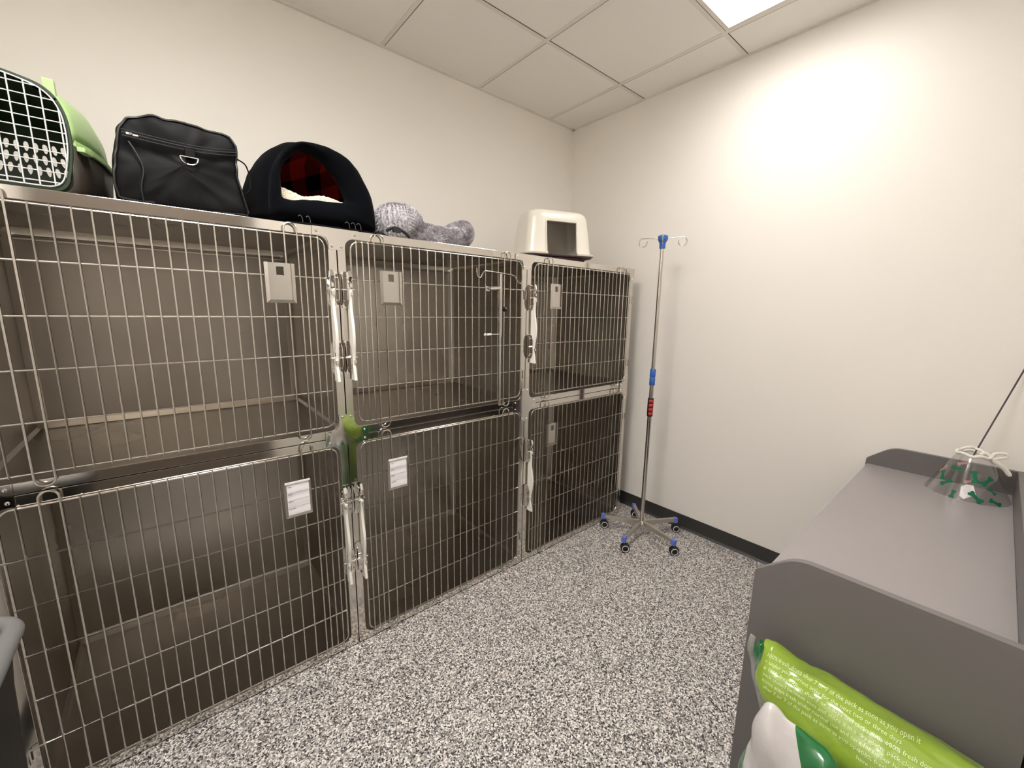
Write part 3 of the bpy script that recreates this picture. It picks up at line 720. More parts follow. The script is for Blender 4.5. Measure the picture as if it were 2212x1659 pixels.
# --- soft black carrier bag
bg = thing('soft_carrier_bag', 'black fabric carrier bag with a metal ring on its end, beside the green carrier', 'bag', (-.41, .22, ZS))
out0 = [(-.563, 1.679), (-.566, 1.72), (-.556, 1.80), (-.543, 1.868), (-.525, 1.898), (-.498, 1.912), (-.46, 1.918), (-.38, 1.920), (-.305, 1.918), (-.281, 1.908), (-.270, 1.885), (-.268, 1.85), (-.272, 1.81), (-.262, 1.74), (-.250, 1.69), (-.250, 1.679)]
cB = (-.41, 1.795); R0 = sample_poly(out0, cB, 120)
def bring(y, s_, dz=0.): return [(cB[0] + (a - cB[0]) * s_, y, max(ZS + .0008, cB[1] + (b_ - cB[1]) * s_ + dz)) for a, b_ in R0]
mb = MB()
mb.loft([bring(.020, .02), bring(.0195, .25), bring(.020, .5), bring(.021, .72), bring(.024, .86), bring(.029, .95), bring(.040, .995), bring(.08, 1.0), bring(.12, 1.01, .003), bring(.18, 1.0, .004), bring(.24, .99, .005), bring(.30, .985, .004), bring(.36, .98), bring(.41, .99), bring(.435, .93), bring(.445, .7), bring(.447, .02)], True, True)
bo = mb.build('bag_body', 'black_fabric', bg, smooth=True, sub=1, angle=180); wrinkle(bo, .009, 12., 2.3, .007, 32., (1, .5, 1.), floor=ZS + .0008)
def front_y(x, z): return .017
# zipper flap, piping, ring
mb = MB()
zp = cat_rom([(-.532, .012, 1.852), (-.49, .0085, 1.849), (-.40, .007, 1.846), (-.33, .009, 1.851), (-.277, .016, 1.862)], 8)
mb.tube(zp, .0022, 6); mb.tube([(p[0], p[1] + .001, p[2] - .008) for p in zp], .0016, 6); mb.tube([(p[0], p[1] + .001, p[2] + .007) for p in zp], .0016, 6)
mb.build('zipper', 'piping', bg, smooth=True)
rim_pts = [(a, .031, b_) for a, b_ in [(cB[0] + (a - cB[0]) * .972, cB[1] + (b_ - cB[1]) * .972) for a, b_ in R0] if b_ > ZS + .006]
k0 = min(range(len(R0)), key=lambda k: R0[k][1] + (0 if R0[k][0] > -.3 else 9))
rp = [(v.co.x, v.co.y - .001, v.co.z) for v in bo.data.vertices[5 * 120:6 * 120]]
rp = [p for p in rp[100:] + rp[:80] if p[2] > ZS + .004]
MB().tube(rp, .0032, 6).build('piping', 'piping', bg, smooth=True)
mb = MB().tube(cat_rom([(-.505, .016, 1.679), (-.506, .012, 1.72), (-.497, .011, 1.765), (-.505, .012, 1.80), (-.520, .014, 1.832)], 6), .0026, 6)
mb.build('seam_cord', 'piping', bg, smooth=True); mb = MB()
mb.tube(cat_rom([(-.256, .02, 1.690), (-.268, .016, 1.74), (-.281, .014, 1.80)], 6), .0024, 6)
mb.build('seam_cord', 'piping', bg, smooth=True)
MB().box((-.523, .0085, 1.8475), (-.510, .013, 1.8535)).box((-.510, .007, 1.846), (-.498, .010, 1.851)).build('zipper_pull', 'chrome', bg, bevel=.001)
MB().box((-.402, .005, 1.817), (-.378, .018, 1.842)).build('webbing_tab', 'black_fabric', bg, bevel=.002)
dr = [(-.4035 + 0.0, .006, 1.822)] + [(-.3935 + 0.0 + .0205 * math.cos(t_), .004, 1.820 + .0205 * math.sin(t_)) for t_ in [PI + PI * k / 14 for k in range(15)]]
dr = [(-.393 + .0205 * math.cos(t_), .004, 1.819 + .0205 * math.sin(t_)) for t_ in [PI + PI * k / 16 for k in range(17)]]
MB().tube(dr, .0019, 8).tube([dr[0], dr[-1]], .0016, 6).build('metal_ring', 'chrome', bg, smooth=True)
MB().box((-.560, .035, 1.716), (-.535, .060, 1.765)).build('mesh_panel', 'mesh_grey', bg, bevel=.004)
MB().tube(cat_rom([(-.270, .04, 1.85), (-.252, .03, 1.835), (-.243, .03, 1.80), (-.246, .03, 1.765), (-.258, .035, 1.75)], 6), .0022, 6).build('strap', 'black_fabric', bg, smooth=True)

# --- flat black fabric under the cave bed
mb = MB(); Nx, Ny = 36, 10; vs = []; fs = []
mx0, mx1, my0, my1 = -.15, .205, .004, .28
for j in range(Ny + 1):
    for i in range(Nx + 1):
        x = mx0 + (mx1 - mx0) * i / Nx; y = my0 + (my1 - my0) * j / Ny
        e_ = min(1, min(i, Nx - i) / 2.5, min(j, Ny - j) / 1.2) ** .5
        vs.append((x, y, ZS + .001 + (.0125 + .004 * noise.noise(Vector((x * 30, y * 20, 0)))) * e_))
base = len(vs)
vs += [(p[0], p[1], ZS + .0006) for p in vs]
for j in range(Ny):
    for i in range(Nx):
        a = j * (Nx + 1) + i; fs.append((a, a + 1, a + Nx + 2, a + Nx + 1)); fs.append((base + a, base + a + Nx + 1, base + a + Nx + 2, base + a + 1))
for i in range(Nx): fs.append((i, base + i, base + i + 1, i + 1)); a = Ny * (Nx + 1) + i; fs.append((a, a + 1, base + a + 1, base + a))
for j in range(Ny): a = j * (Nx + 1); b2 = (j + 1) * (Nx + 1); fs.append((a, b2, base + b2, base + a)); a += Nx; b2 += Nx; fs.append((a, base + a, base + b2, b2))
fb = mb.add(vs, fs).build('folded_harness', 'black_fabric', smooth=True, angle=60)
tag(fb, 'flat black fabric harness lying under the cave bed on the cages', 'harness')
fb2 = fb
def subm(name, mb, m): 
    o = mb.build(name, m, None, smooth=True); o.parent = fb; return o
mb = MB()
for (x, dx) in ((-.118, .012), (-.094, .012), (.035, .014), (.056, .014), (.076, .014)):
    mb = MB(); mb.tube(cat_rom([(x, .002, 1.700), (x + dx * .5, -.001, 1.7045), (x + dx, .000, 1.696), (x + dx + .002, .003, 1.684)], 4), .0014, 6)
    subm('strap_loop', mb, 'piping2')
mb = MB().tube(cat_rom([(.200, .03, 1.699), (.225, .012, 1.712), (.25, .012, 1.706), (.272, .016, 1.699), (.292, .02, 1.684)], 6), .006, 8)
mb.box((.218, .002, 1.694), (.248, .014, 1.712))
subm('buckle', mb, 'black_plastic')

# --- cat cave bed
cv = thing('cat_cave_bed', 'black domed cat cave bed with red plaid lining and cream fleece inside', 'pet bed', (-.02, .24, ZS))
ZB = ZS + .019
cc_ = (-.045, 1.815); NR = 120
def dome_out(cxd, hw, hwl, zt, lean=0.):
    pts = []
    for k in range(61):
        a = PI * k / 60; c_, s_ = math.cos(a), math.sin(a); h = hw if c_ > 0 else hwl
        pts.append((cxd + h * math.copysign(abs(c_) ** .82, c_), ZB + (zt - ZB) * abs(s_) ** .80))
    return pts
def dring(y, cxd, hw, hwl, zt, s_=1., c=None):
    c = c or cc_
    r_ = sample_poly(dome_out(cxd, hw, hwl, zt), c, NR)
    return [(c[0] + (a - c[0]) * s_, y, max(ZB, c[1] + (b_ - c[1]) * s_)) for a, b_ in r_]
open_pts = [(-.152, 1.812), (-.148, 1.849), (-.136, 1.876), (-.104, 1.912), (-.080, 1.927), (-.060, 1.923), (-.026, 1.909), (-.001, 1.893), (.032, 1.853), (.051, 1.816), (.057, 1.790), (.045, 1.782), (-.034, 1.777), (-.135, 1.763), (-.149, 1.772)]
OP = sample_poly([tuple(p)[:2] for p in cat_rom([(a, b_, 0) for a, b_ in open_pts], 4, True)], cc_, NR)
def opr(y, s_=1.): return [(cc_[0] + (a - cc_[0]) * s_, y, cc_[1] + (b_ - cc_[1]) * s_) for a, b_ in OP]
def mixr(A, B, t_, y): return [(a[0] + (b_[0] - a[0]) * t_, y, a[2] + (b_[2] - a[2]) * t_) for a, b_ in zip(A, B)]
O1 = dring(.045, -.030, .190, .165, 1.955)
mb = MB()
mb.loft([opr(.075, 1.02), opr(.052, 1.0), mixr(opr(0), O1, .12, .036), mixr(opr(0), O1, .35, .022), mixr(opr(0), O1, .62, .017), mixr(opr(0), O1, .86, .026), mixr(opr(0), O1, .96, .038), O1,
         dring(.053, -.030, .183, .160, 1.948), dring(.065, -.028, .200, .180, 1.962), dring(.10, -.025, .208, .196, 1.972), dring(.16, -.022, .220, .214, 1.985), dring(.22, -.02, .228, .226, 1.985),
         dring(.29, -.02, .226, .226, 1.965), dring(.35, -.02, .210, .210, 1.925), dring(.40, -.02, .175, .175, 1.87), dring(.43, -.02, .12, .12, 1.80), dring(.44, -.02, .05, .05, 1.75)], cap1=True)
o = mb.build('dome_shell', 'black_suede', cv, smooth=True, sub=1, angle=180); wrinkle(o, .007, 11., 5.1, .003, 30., floor=ZB)
mb = MB()
def din(y, hw, zt): return dring(y, -.03, hw, hw, zt)
mb.loft([opr(.076, 1.02), mixr(opr(0), din(.11, .185, 1.95), .8, .10), din(.14, .198, 1.960), din(.20, .205, 1.962), din(.27, .205, 1.945), din(.33, .190, 1.905), din(.38, .155, 1.85), din(.41, .08, 1.77)], cap1=True)
lab(mb.build('lining', 'plaid', cv, smooth=True, angle=180), 'red and black plaid lining')
mb = MB(); Nx, Ny = 80, 40; vs = []; fs = []
def fz(x, y):
    u_ = (x + .15) / .21
    h = 1.797 + .016 * math.exp(-((u_ + .05) / .22) ** 2) + .006 * math.exp(-((u_ - .70) / .25) ** 2) - .008 * math.exp(-((u_ - .38) / .15) ** 2) - .006 * max(0, u_ - .8) / .2
    return h + .0045 * noise.noise(Vector((x * 90, y * 90, 2))) + .002 * noise.noise(Vector((x * 230, y * 230, 5)))
for j in range(Ny + 1):
    for i in range(Nx + 1):
        x = -.185 + .305 * i / Nx; y = .085 + .27 * j / Ny
        e_ = min(1., j / 5) ; ee = math.sqrt(max(0, 1 - (1 - e_) ** 2))
        vs.append((x, y - .010 * math.sin(PI * min(1, j / 5)), ZB + .065 + (fz(x, y) - ZB - .065) * (.30 + .70 * ee)))
base = len(vs); vs += [(p[0], p[1], ZB + .008) for p in vs]
for j in range(Ny):
    for i in range(Nx): a = j * (Nx + 1) + i; fs.append((a, a + 1, a + Nx + 2, a + Nx + 1))
for i in range(Nx): fs.append((i, base + i, base + i + 1, i + 1))
lab(mb.add(vs, fs).build('fleece_cushion', 'fleece', cv, smooth=True, angle=180), 'cream fleece cushion')
mb = MB()
sm = [p for p in dring(.050, -.030, .186, .163, 1.951) if p[2] > ZB + .01]
rest = sm
mb.tube(sm[-25:] + sm[:70] if len(sm) > 95 else sm, .0028, 6); mb.build('seam_piping', 'black_fabric', cv, smooth=True)

# --- grey plush bed
pb = MB()
sp_ = [(.262, .29, 1.736, .050), (.266, .22, 1.750, .060), (.280, .16, 1.757, .074), (.338, .145, 1.758, .074), (.372, .142, 1.740, .055), (.395, .14, 1.727, .045), (.45, .135, 1.724, .043), (.51, .13, 1.722, .042), (.565, .13, 1.724, .044), (.60, .14, 1.728, .046), (.634, .148, 1.752, .044), (.648, .165, 1.774, .042), (.655, .22, 1.776, .046), (.65, .32, 1.760, .050), (.63, .40, 1.74, .05)]
cp = cat_rom([(a, b_, c_) for a, b_, c_, r_ in sp_], 8); rr2 = [v.x for v in cat_rom([(r_, 0, 0) for a, b_, c_, r_ in sp_], 8)]
cp2 = [tuple(p) for p in cp]
pb.tube(cp2, rr2, 40)
pl = pb.build('plush_bed', 'plush', smooth=True, sub=1, angle=180)
tag(pl, 'fluffy grey plush pet bed between the black cave bed and litter box', 'pet bed')
for v in pl.data.vertices:
    if v.co.z < ZS + .001: v.co.z = ZS + .001
pl.modifiers.clear()
# short tufts
random.seed(3)
me = pl.data; me.update(); vs = []; fs = []
polys = [p for p in me.polygons if p.center.z > ZS + .004 and p.normal.y < .92]
for p in polys:
    for q_ in range(9):
        vsx = [Vector(me.vertices[i].co) for i in p.vertices]
        w_ = [random.random() for _ in vsx]; s_ = sum(w_); c = sum((a * (b_ / s_) for a, b_ in zip(vsx, w_)), Vector())
        nn = Vector(p.normal); flow = noise.noise_vector(c * 22.) * 1.1
        d = (nn * .9 + flow + Vector((random.gauss(0, .25), random.gauss(0, .25), random.gauss(0, .25) - .25))).normalized()
        sd_ = d.cross(nn); sd_ = sd_.normalized() if sd_.length > 1e-4 else Vector((1, 0, 0))
        L = random.uniform(.007, .0125); wd = .0011; o = len(vs)
        vs += [tuple(c - sd_ * wd - nn * .001), tuple(c + sd_ * wd - nn * .001), tuple(c + d * L * .6 + sd_ * wd * .8), tuple(c + d * L + Vector((0, 0, -.001)))]
        fs += [(o, o + 1, o + 2), (o, o + 2, o + 3)]
fu = MB().add(vs, fs); me2 = bpy.data.meshes.new('pile'); me2.from_pydata(fu.v, [], fu.f); me2.materials.append(M['plush2'] if 'plush2' in M else mat('grey_plush_pile', (.42, .40, .43), .9, spec=.05))
fo = bpy.data.objects.new('pile', me2); C.objects.link(fo); fo.parent = pl; fo['kind'] = 'stuff'
color_noise(me2.materials[0], (.36, .34, .365), (.70, .67, .70), 70, lo=.38, hi=.62)

# --- hooded litter box
lt = thing('litter_box', 'cream hooded litter box with an open front and maroon tray', 'litter box', (1.34, .27, ZS))
A_ = Vector((1.0874, .1913, 0)); wv = Vector((.9463, -.3233, 0)); nv = Vector((.3233, .9463, 0)); LW, LD = .421, .270
ZR = 1.722
def LP(u_, d_, z): p = A_ + wv * u_ + nv * d_; return (p.x, p.y, z)
def lring(z, ins, r_, dfront=0.): 
    pts = []
    x0, x1, y0, y1 = ins, LW - ins, ins * 1.0 + dfront, LD - ins
    # non-uniform points so the doorway edges have vertices
    us = [x0 + r_, .100, .108, .1165, .135, .165, .195, .225, .255, .285, .3045, .313, .321, x1 - r_]
    for u_ in us: pts.append((u_, y0 - .010 * (1 - ((u_ - LW / 2) / (LW / 2)) ** 2)))
    pts += arc(x1 - r_, y0 + r_, r_, -PI / 2, 0, 6)[1:]
    for k in range(1, 8): pts.append((x1, y0 + r_ + (y1 - y0 - 2 * r_) * k / 8))
    pts += arc(x1 - r_, y1 - r_, r_, 0, PI / 2, 6)
    for k in range(1, 8): pts.append((x1 - r_ - (x1 - x0 - 2 * r_) * k / 8, y1))
    pts += arc(x0 + r_, y1 - r_, r_, PI / 2, PI, 6)
    for k in range(1, 8): pts.append((x0, y1 - r_ - (y1 - y0 - 2 * r_) * k / 8))
    pts += arc(x0 + r_, y0 + r_, r_, PI, 1.5 * PI, 6)[:-1]
    return [LP(a, b_, z) for a, b_ in pts]
levels = [(ZR - .002, -.014, .05), (ZR + .010, -.014, .05), (ZR + .012, .000, .045), (1.76, .004, .045), (1.80, .008, .045), (1.85, .013, .045), (1.888, .018, .045), (1.902, .020, .045), (1.920, .022, .045), (1.938, .025, .045), (1.953, .031, .045), (1.964, .041, .042), (1.971, .060, .03), (1.976, .080, .02)]
rg = [lring(*a) for a in levels]; n_ = len(rg[0]); vs = [p for r_ in rg for p in r_]; fs = []
for i in range(len(rg) - 1):
    for k in range(n_):
        if 3 <= k <= 9 and i <= 6: continue
        fs.append((i * n_ + k, i * n_ + (k + 1) % n_, (i + 1) * n_ + (k + 1) % n_, (i + 1) * n_ + k))
o_ = (len(rg) - 1) * n_; c = sum((Vector(p) for p in rg[-1]), Vector()) / n_; vs.append((c.x, c.y, 1.979))
for k in range(n_): fs.append((o_ + k, o_ + (k + 1) % n_, len(vs) - 1))
hd = MB().add(vs, fs).build('hood', 'hood', lt, smooth=True, angle=50); sd = hd.modifiers.new('s', 'SOLIDIFY'); sd.thickness = .0035; sd.offset = -1
# raised lip round the doorway
lipo = fillet([(.1165 - .004, ZR + .004, 0), (.1165 - .004, 1.906, .012), (.3045 + .004, 1.906, .012), (.3045 + .004, ZR + .004, 0)])
def lipf(u_, z, d_):
    ins = .0 + max(0, (z - 1.735)) / .17 * .020
    return LP(u_, d_ + ins - .010 * (1 - ((u_ - LW / 2) / (LW / 2)) ** 2) - .003, z)
MB().tube([lipf(a, b_, 0) for a, b_ in lipo], .0035, 8).build('doorway_lip', 'hood', lt, smooth=True)
pan = [(ZS + .001, .045, .05), (ZS + .006, .036, .05), (ZR - .014, .018, .05), (ZR - .010, -.006, .05), (ZR - .0030, -.008, .05), (ZR - .003, .010, .05)]
rg = [lring(*a) for a in pan]
mb = MB().loft(rg, cap0=True)
# low front where the doorway dips
mb.build('tray', 'maroon', lt, smooth=True, angle=40)

# ------------------------------------------------------------------ IV stand
iv = thing('iv_stand', 'wheeled steel IV pole stand with blue fittings in the corner', 'IV stand', (1.692, -.268, 0))
hx, hy = 1.692, -.268
MB().tube([(hx, hy, .10), (hx, hy, 1.02)], .0125, 20).build('lower_pole', 'wire', iv, smooth=True)
MB().tube([(hx, hy, .985), (hx, hy, 1.795)], .0105, 20).build('upper_pole', 'wire', iv, smooth=True)
MB().lathe([(.0135, 0), (.0165, .004), (.0165, .045), (.0150, .049), (.0150, .052), (.0165, .056), (.0165, .094), (.014, .100)], (hx, hy, .945 + .03), 24).build('height_collar', 'blue', iv, smooth=True)
MB().lathe([(.0135, 0), (.0170, .003), (.0170, .112), (.0135, .115)], (hx, hy, .785), 24).build('grip', 'black_rubber', iv, smooth=True)
mb = MB()
for k in range(4):
    z = .797 + k * .026
    vs = []; fs = []
    for i in range(9):
        a = math.radians(-178 + 100 * i / 8)
        for (r_, zz) in ((.0174, z), (.0190, z + .004), (.0190, z + .011), (.0174, z + .015)): vs.append((hx + r_ * math.cos(a), hy + r_ * math.sin(a), zz))
    for i in range(8):
        for q_ in range(3): fs.append((i * 4 + q_, (i + 1) * 4 + q_, (i + 1) * 4 + q_ + 1, i * 4 + q_ + 1))
    mb.add(vs, fs)
mb.build('grip_band', 'red', iv, smooth=True)
MB().lathe([(.0125, 0), (.0165, .004), (.0165, .030), (.025, .045), (.027, .052), (.027, .068), (.020, .073)], (hx, hy, 1.757), 24).build('hook_head', 'blue', iv, smooth=True)
for k in range(4):
    a = math.radians(-60 + 90 * k); d = Vector((math.cos(a), math.sin(a), 0)); up_ = Vector((0, 0, 1))
    o = Vector((hx, hy, 1.812)); st = o + d * .02; en = o + d * .105 + up_ * .004
    pts = [st, o + d * .06 + up_ * .003, en]
    cn = en - up_ * .023
    for q_ in range(1, 15):
        t_ = PI / 2 - 2 * PI * .80 * q_ / 14; pts.append(cn + d * (.022 * math.cos(t_)) + up_ * (.023 * math.sin(t_)))
    MB().tube([tuple(p) for p in pts], .0023, 8).build('hook', 'wire', iv, smooth=True)
MB().lathe([(.016, 0), (.026, .003), (.028, .02), (.022, .028), (.014, .034)], (hx, hy, .072), 20).build('hub', 'wire', iv, smooth=True)
for k in range(5):
    a = math.radians(44.7 + 72 * k); d = Vector((math.cos(a), math.sin(a), 0)); s_ = Vector((-d.y, d.x, 0))
    def Q(r_, t_, z): p = Vector((hx, hy, 0)) + d * r_ + s_ * t_; return (p.x, p.y, z)
    vs = []
    for r_, zt, h in ((.010, .106, .030), (.235, .098, .024)):
        vs += [Q(r_, -.0095, zt - h), Q(r_, .0095, zt - h), Q(r_, .0095, zt), Q(r_, -.0095, zt)]
    ba = MB().add(vs, [(0, 3, 2, 1), (4, 5, 6, 7), (0, 1, 5, 4), (1, 2, 6, 5), (2, 3, 7, 6), (3, 0, 4, 7)]).build('base_leg', 'card_steel', iv, bevel=.001)
    vs = []
    for r_, zt, h in ((.228, .101, .036), (.254, .098, .034)):
        vs += [Q(r_, -.0115, zt - h), Q(r_, .0115, zt - h), Q(r_, .0115, zt), Q(r_, -.0115, zt)]
    MB().add(vs, [(0, 3, 2, 1), (4, 5, 6, 7), (0, 1, 5, 4), (1, 2, 6, 5), (2, 3, 7, 6), (3, 0, 4, 7)]).build('end_cap', 'lilac', ba, bevel=.002)
    # caster
    ca = [2.2, 2.0, 2.45, 2.55, 2.3][k]; ax = Vector((math.cos(-PI / 2 - .75), math.sin(-PI / 2 - .75), 0)); fw = Vector((-ax.y, ax.x, 0))
    wc = Vector((hx, hy, .026)) + d * .240 + fw * .008
    mb = MB()
    for sg in (-1, 1):
        prof = [(.0235, 0.0), (.0258, .002), (.0258, .009), (.0235, .011)]
        o = len(mb.v); mb.lathe(prof, (0, 0, 0), 24)
        for q_ in range(o, len(mb.v)):
            p = Vector(mb.v[q_]); mb.v[q_] = tuple(wc + fw * p.x + Vector((0, 0, p.y)) + ax * (sg * (p.z + .003)))
    ws = mb.build('wheel', 'black_rubber', ba, smooth=True)
    mb = MB(); 
    for sg in (-1, 1):
        pts = [tuple(wc + fw * (.0185 * math.cos(t_)) + Vector((0, 0, .0185 * math.sin(t_))) + ax * (sg * .0138)) for t_ in [2 * PI * q_ / 24 for q_ in range(24)]]
        mb.tube(pts, .0022, 6, closed=True)
    mb.build('wheel_ring', 'white_ring', ba, smooth=True)
    mb = MB()
    hood_ = [(.0285 * math.cos(t_), .0285 * math.sin(t_)) for t_ in [math.radians(20 + 140 * q_ / 10) for q_ in range(11)]]
    hood_ = hood_ + [(.0262 * math.cos(t_), .0262 * math.sin(t_)) for t_ in [math.radians(160 - 140 * q_ / 10) for q_ in range(11)]]
    vs = []
    for sg in (-1, 1): vs += [tuple(wc + fw * a_ + Vector((0, 0, b_)) + ax * (sg * .012)) for a_, b_ in hood_]
    m_ = len(hood_); mb.add(vs, [tuple(range(m_)), tuple(range(2 * m_ - 1, m_ - 1, -1))] + [(q_, (q_ + 1) % m_, m_ + (q_ + 1) % m_, m_ + q_) for q_ in range(m_)])
    cpos = Vector((hx, hy, 0)) + d * .240; mb.cyl((cpos.x, cpos.y, .050), (cpos.x, cpos.y, .060), .008, 12)
    mb.build('wheel_fork', 'black_plastic', ba)

# ------------------------------------------------------------------ desk with raised sides
dk = thing('desk', 'grey laminate desk with raised chamfered end panels along the front wall', 'desk', (1.31, -1.47, 0))
prof = fillet([(-1.700, .0, 0), (-1.238, .0, 0), (-1.238, .742, .006), (-1.322, .814, .035), (-1.700, .814, 0)])
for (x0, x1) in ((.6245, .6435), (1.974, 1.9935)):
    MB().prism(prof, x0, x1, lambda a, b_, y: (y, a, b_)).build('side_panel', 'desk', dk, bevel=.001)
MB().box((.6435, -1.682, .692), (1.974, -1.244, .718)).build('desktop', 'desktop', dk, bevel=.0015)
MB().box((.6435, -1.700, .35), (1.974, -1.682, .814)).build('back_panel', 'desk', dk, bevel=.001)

# ------------------------------------------------------------------ recovery cone and rod on the desk
cn = thing('recovery_cone', 'clear plastic recovery cone printed with green bones, standing on the desk', 'recovery cone', (1.852, -1.563, .718))
c0 = (1.852, -1.563, .7185); rb, rt, hc = .116, .042, .162
NS = 64
def cone_pt(a, t_, off=0.): r_ = rb + (rt - rb) * t_ + off; return (c0[0] + r_ * math.cos(a), c0[1] + r_ * math.sin(a), c0[2] + hc * t_)
vs = [cone_pt(2 * PI * k / NS, j / 8) for j in range(9) for k in range(NS)]
fs = [(j * NS + k, j * NS + (k + 1) % NS, (j + 1) * NS + (k + 1) % NS, (j + 1) * NS + k) for j in range(8) for k in range(NS)]
MB().add(vs, fs).build('cone_sheet', 'clear', cn, smooth=True)
MB().tube([cone_pt(2 * PI * k / NS, .0) for k in range(NS)], .0013, 6, closed=True).build('bottom_edge', 'clear_seal', cn, smooth=True)
def bone(a, t_, ang, L, col):
    """flat printed bone lying on the cone surface"""
    mb = MB(); r_ = rb + (rt - rb) * t_
    sh = []
    hw = L * .13; kr = L * .17
    for (ccx, ccy, aa0, aa1) in ((L / 2, kr * .8, -PI / 3, PI * .95), (-L / 2, kr * .8, PI * .05, PI * 1.33), (-L / 2, -kr * .8, PI * .67, PI * 1.95), (L / 2, -kr * .8, PI * 1.05, PI * 2.33)):
        sh += [(ccx + kr * math.cos(x_), ccy + kr * math.sin(x_)) for x_ in [aa0 + (aa1 - aa0) * q_ / 6 for q_ in range(7)]]
    ca_, sa_ = math.cos(ang), math.sin(ang); slant = math.hypot(hc, rb - rt)
    pts = []
    for (u_, v_) in sh:
        U2, V2 = u_ * ca_ - v_ * sa_, u_ * sa_ + v_ * ca_
        pts.append(cone_pt(a + U2 / r_, t_ + V2 / slant, .0008))
    ce = cone_pt(a, t_, .0008); pts.append(ce); m_ = len(pts) - 1
    mb.add(pts, [(q_, (q_ + 1) % m_, m_) for q_ in range(m_)])
    mb.build('printed_bone', col, cn)
va = math.atan2(-1.564 + 1.563, -.49 - 1.852)          # direction facing the room
for (da, t_, ang, L, col) in ((-.95, .42, 2.2, .030, 'bone_green'), (-.62, .30, .8, .030, 'bone_green'), (-.60, .66, 0., .026, 'bone_green'), (-.30, .10, 1.5, .024, 'bone_green'), (.18, .56, 1.75, .036, 'bone_green'),
                              (.25, .14, -.8, .036, 'bone_green'), (.62, .50, .7, .034, 'bone_green'), (.72, .30, 2.3, .022, 'bone_green'), (.75, .08, -.5, .030, 'bone_green'), (2.4, .35, 1., .026, 'bone_faint'),
                              (-.40, .80, .5, .026, 'bone_red'), (-1.2, .55, 1.1, .028, 'bone_red'), (2.9, .3, 2., .03, 'bone_red'), (.05, .45, .4, .024, 'bone_red')):
    bone(va + da, t_, ang, L, col)
# paper tag
tp = [(-.13, .06), (-.16, .28), (-.02, .36), (.17, .36), (.25, .16), (-.02, .0)]
mb = MB(); pp = [cone_pt(va + a, t_ * .9 + .05, .0004) for a, t_ in tp]; pq = [cone_pt(va + a, t_ * .9 + .05, -.0004) for a, t_ in tp]
mb.add(pp + pq, [tuple(range(6)), tuple(range(11, 5, -1))] + [(q_, (q_ + 1) % 6, 6 + (q_ + 1) % 6, 6 + q_) for q_ in range(6)])
lab(mb.build('tag', 'paper', cn), 'small white paper tag')
mb = MB(); pts = [cone_pt(2 * PI * k / 40, 1.0, .004 + .0015 * math.sin(k * 1.3)) for k in range(40)]
mb.tube([(a, b_, c_ + .003 * math.sin(k * .9)) for k, (a, b_, c_) in enumerate(pts)], .0060, 8, closed=True)
mb.tube(cat_rom([(1.840, -1.525, .884), (1.832, -1.53, .897), (1.842, -1.545, .905), (1.856, -1.56, .903), (1.845, -1.585, .893), (1.825, -1.575, .887)], 6), .0058, 8)
bx_, by_ = 1.838, -1.607
mb.tube(cat_rom([(bx_, by_, .880), (bx_ + .004, by_ - .006, .897), (bx_ + .014, by_ - .030, .901), (bx_ + .016, by_ - .036, .890), (bx_ + .004, by_ - .014, .880), (bx_, by_ - .004, .872), (bx_ + .004, by_ - .016, .862), (bx_ + .012, by_ - .036, .846), (bx_ + .014, by_ - .050, .826)], 6), [.0056] * 31 + [.0080] * 18, 8)
mb.tube(cat_rom([(bx_, by_, .878), (bx_ + .006, by_ - .02, .866), (bx_ + .012, by_ - .045, .836), (bx_ + .014, by_ - .052, .822)], 6), .006, 8)
lab(mb.build('drawstring', 'terry', cn, smooth=True), 'thick white drawstring tied in a bow')
rd = MB().tube([(1.840, -1.559, .864), (1.985, -1.647, 1.245)], .0026, 10).build('thin_rod', 'rod', smooth=True)
tag(rd, 'thin dark rod rising from the neck of the clear cone to the right wall', 'rod')

# ------------------------------------------------------------------ bags against the desk
def bag_section(y, half, top, cx_):
    """closed outline in x,z of the lime bag: bulging roll on top of a fold"""
    P_ = [(.0, top), (-.35, top - .006), (-.75, top - .030), (-1.0, top - .075), (-.98, top - .125), (-.72, top - .170), (-.52, top - .190), (-.62, top - .25), (-.92, top - .36), (-.95, .12), (-.70, .02), (.0, .004), (.70, .02), (.96, .12), (1.0, top - .3), (1.0, top - .09), (.75, top - .02)]
    return [(cx_ + a * half, y, b_) for a, b_ in P_]
sec = [(-1.274, .006, .585, .566), (-1.279, .012, .592, .563), (-1.287, .030, .602, .557), (-1.298, .050, .611, .551), (-1.320, .066, .614, .546), (-1.360, .076, .602, .540), (-1.385, .078, .598, .538), (-1.42, .082, .606, .536), (-1.47, .085, .606, .533), (-1.53, .087, .604, .530), (-1.60, .084, .600, .532), (-1.66, .066, .594, .545), (-1.695, .030, .585, .565), (-1.708, .006, .575, .575)]
secs = []
for i in range(len(sec) - 1):
    for k in range(4):
        t_ = k / 4; secs.append(tuple(a + (b_ - a) * t_ for a, b_ in zip(sec[i], sec[i + 1])))
secs.append(sec[-1])
NSEC = 68
def bag_ring(y, half, top, cx_):
    q_ = cat_rom([(p[0], p[1], p[2]) for p in bag_section(y, half, top, cx_)], 4, True); return [tuple(p) for p in q_]
BR = [bag_ring(*s_) for s_ in secs]
ba = thing('green_packet', 'lime green film packet with pale print leaning on the desk end', 'packet', (.54, -1.49, 0))
o = MB().loft(BR[11:], True, True).build('packet_body', 'bag_lime', ba, smooth=True, sub=1, angle=180); wrinkle(o, .009, 16., 1.1, .003, 42., (1, .45, 1), floor=.002, crease=.010)
for v in o.data.vertices: v.co.x = min(v.co.x, .6225)
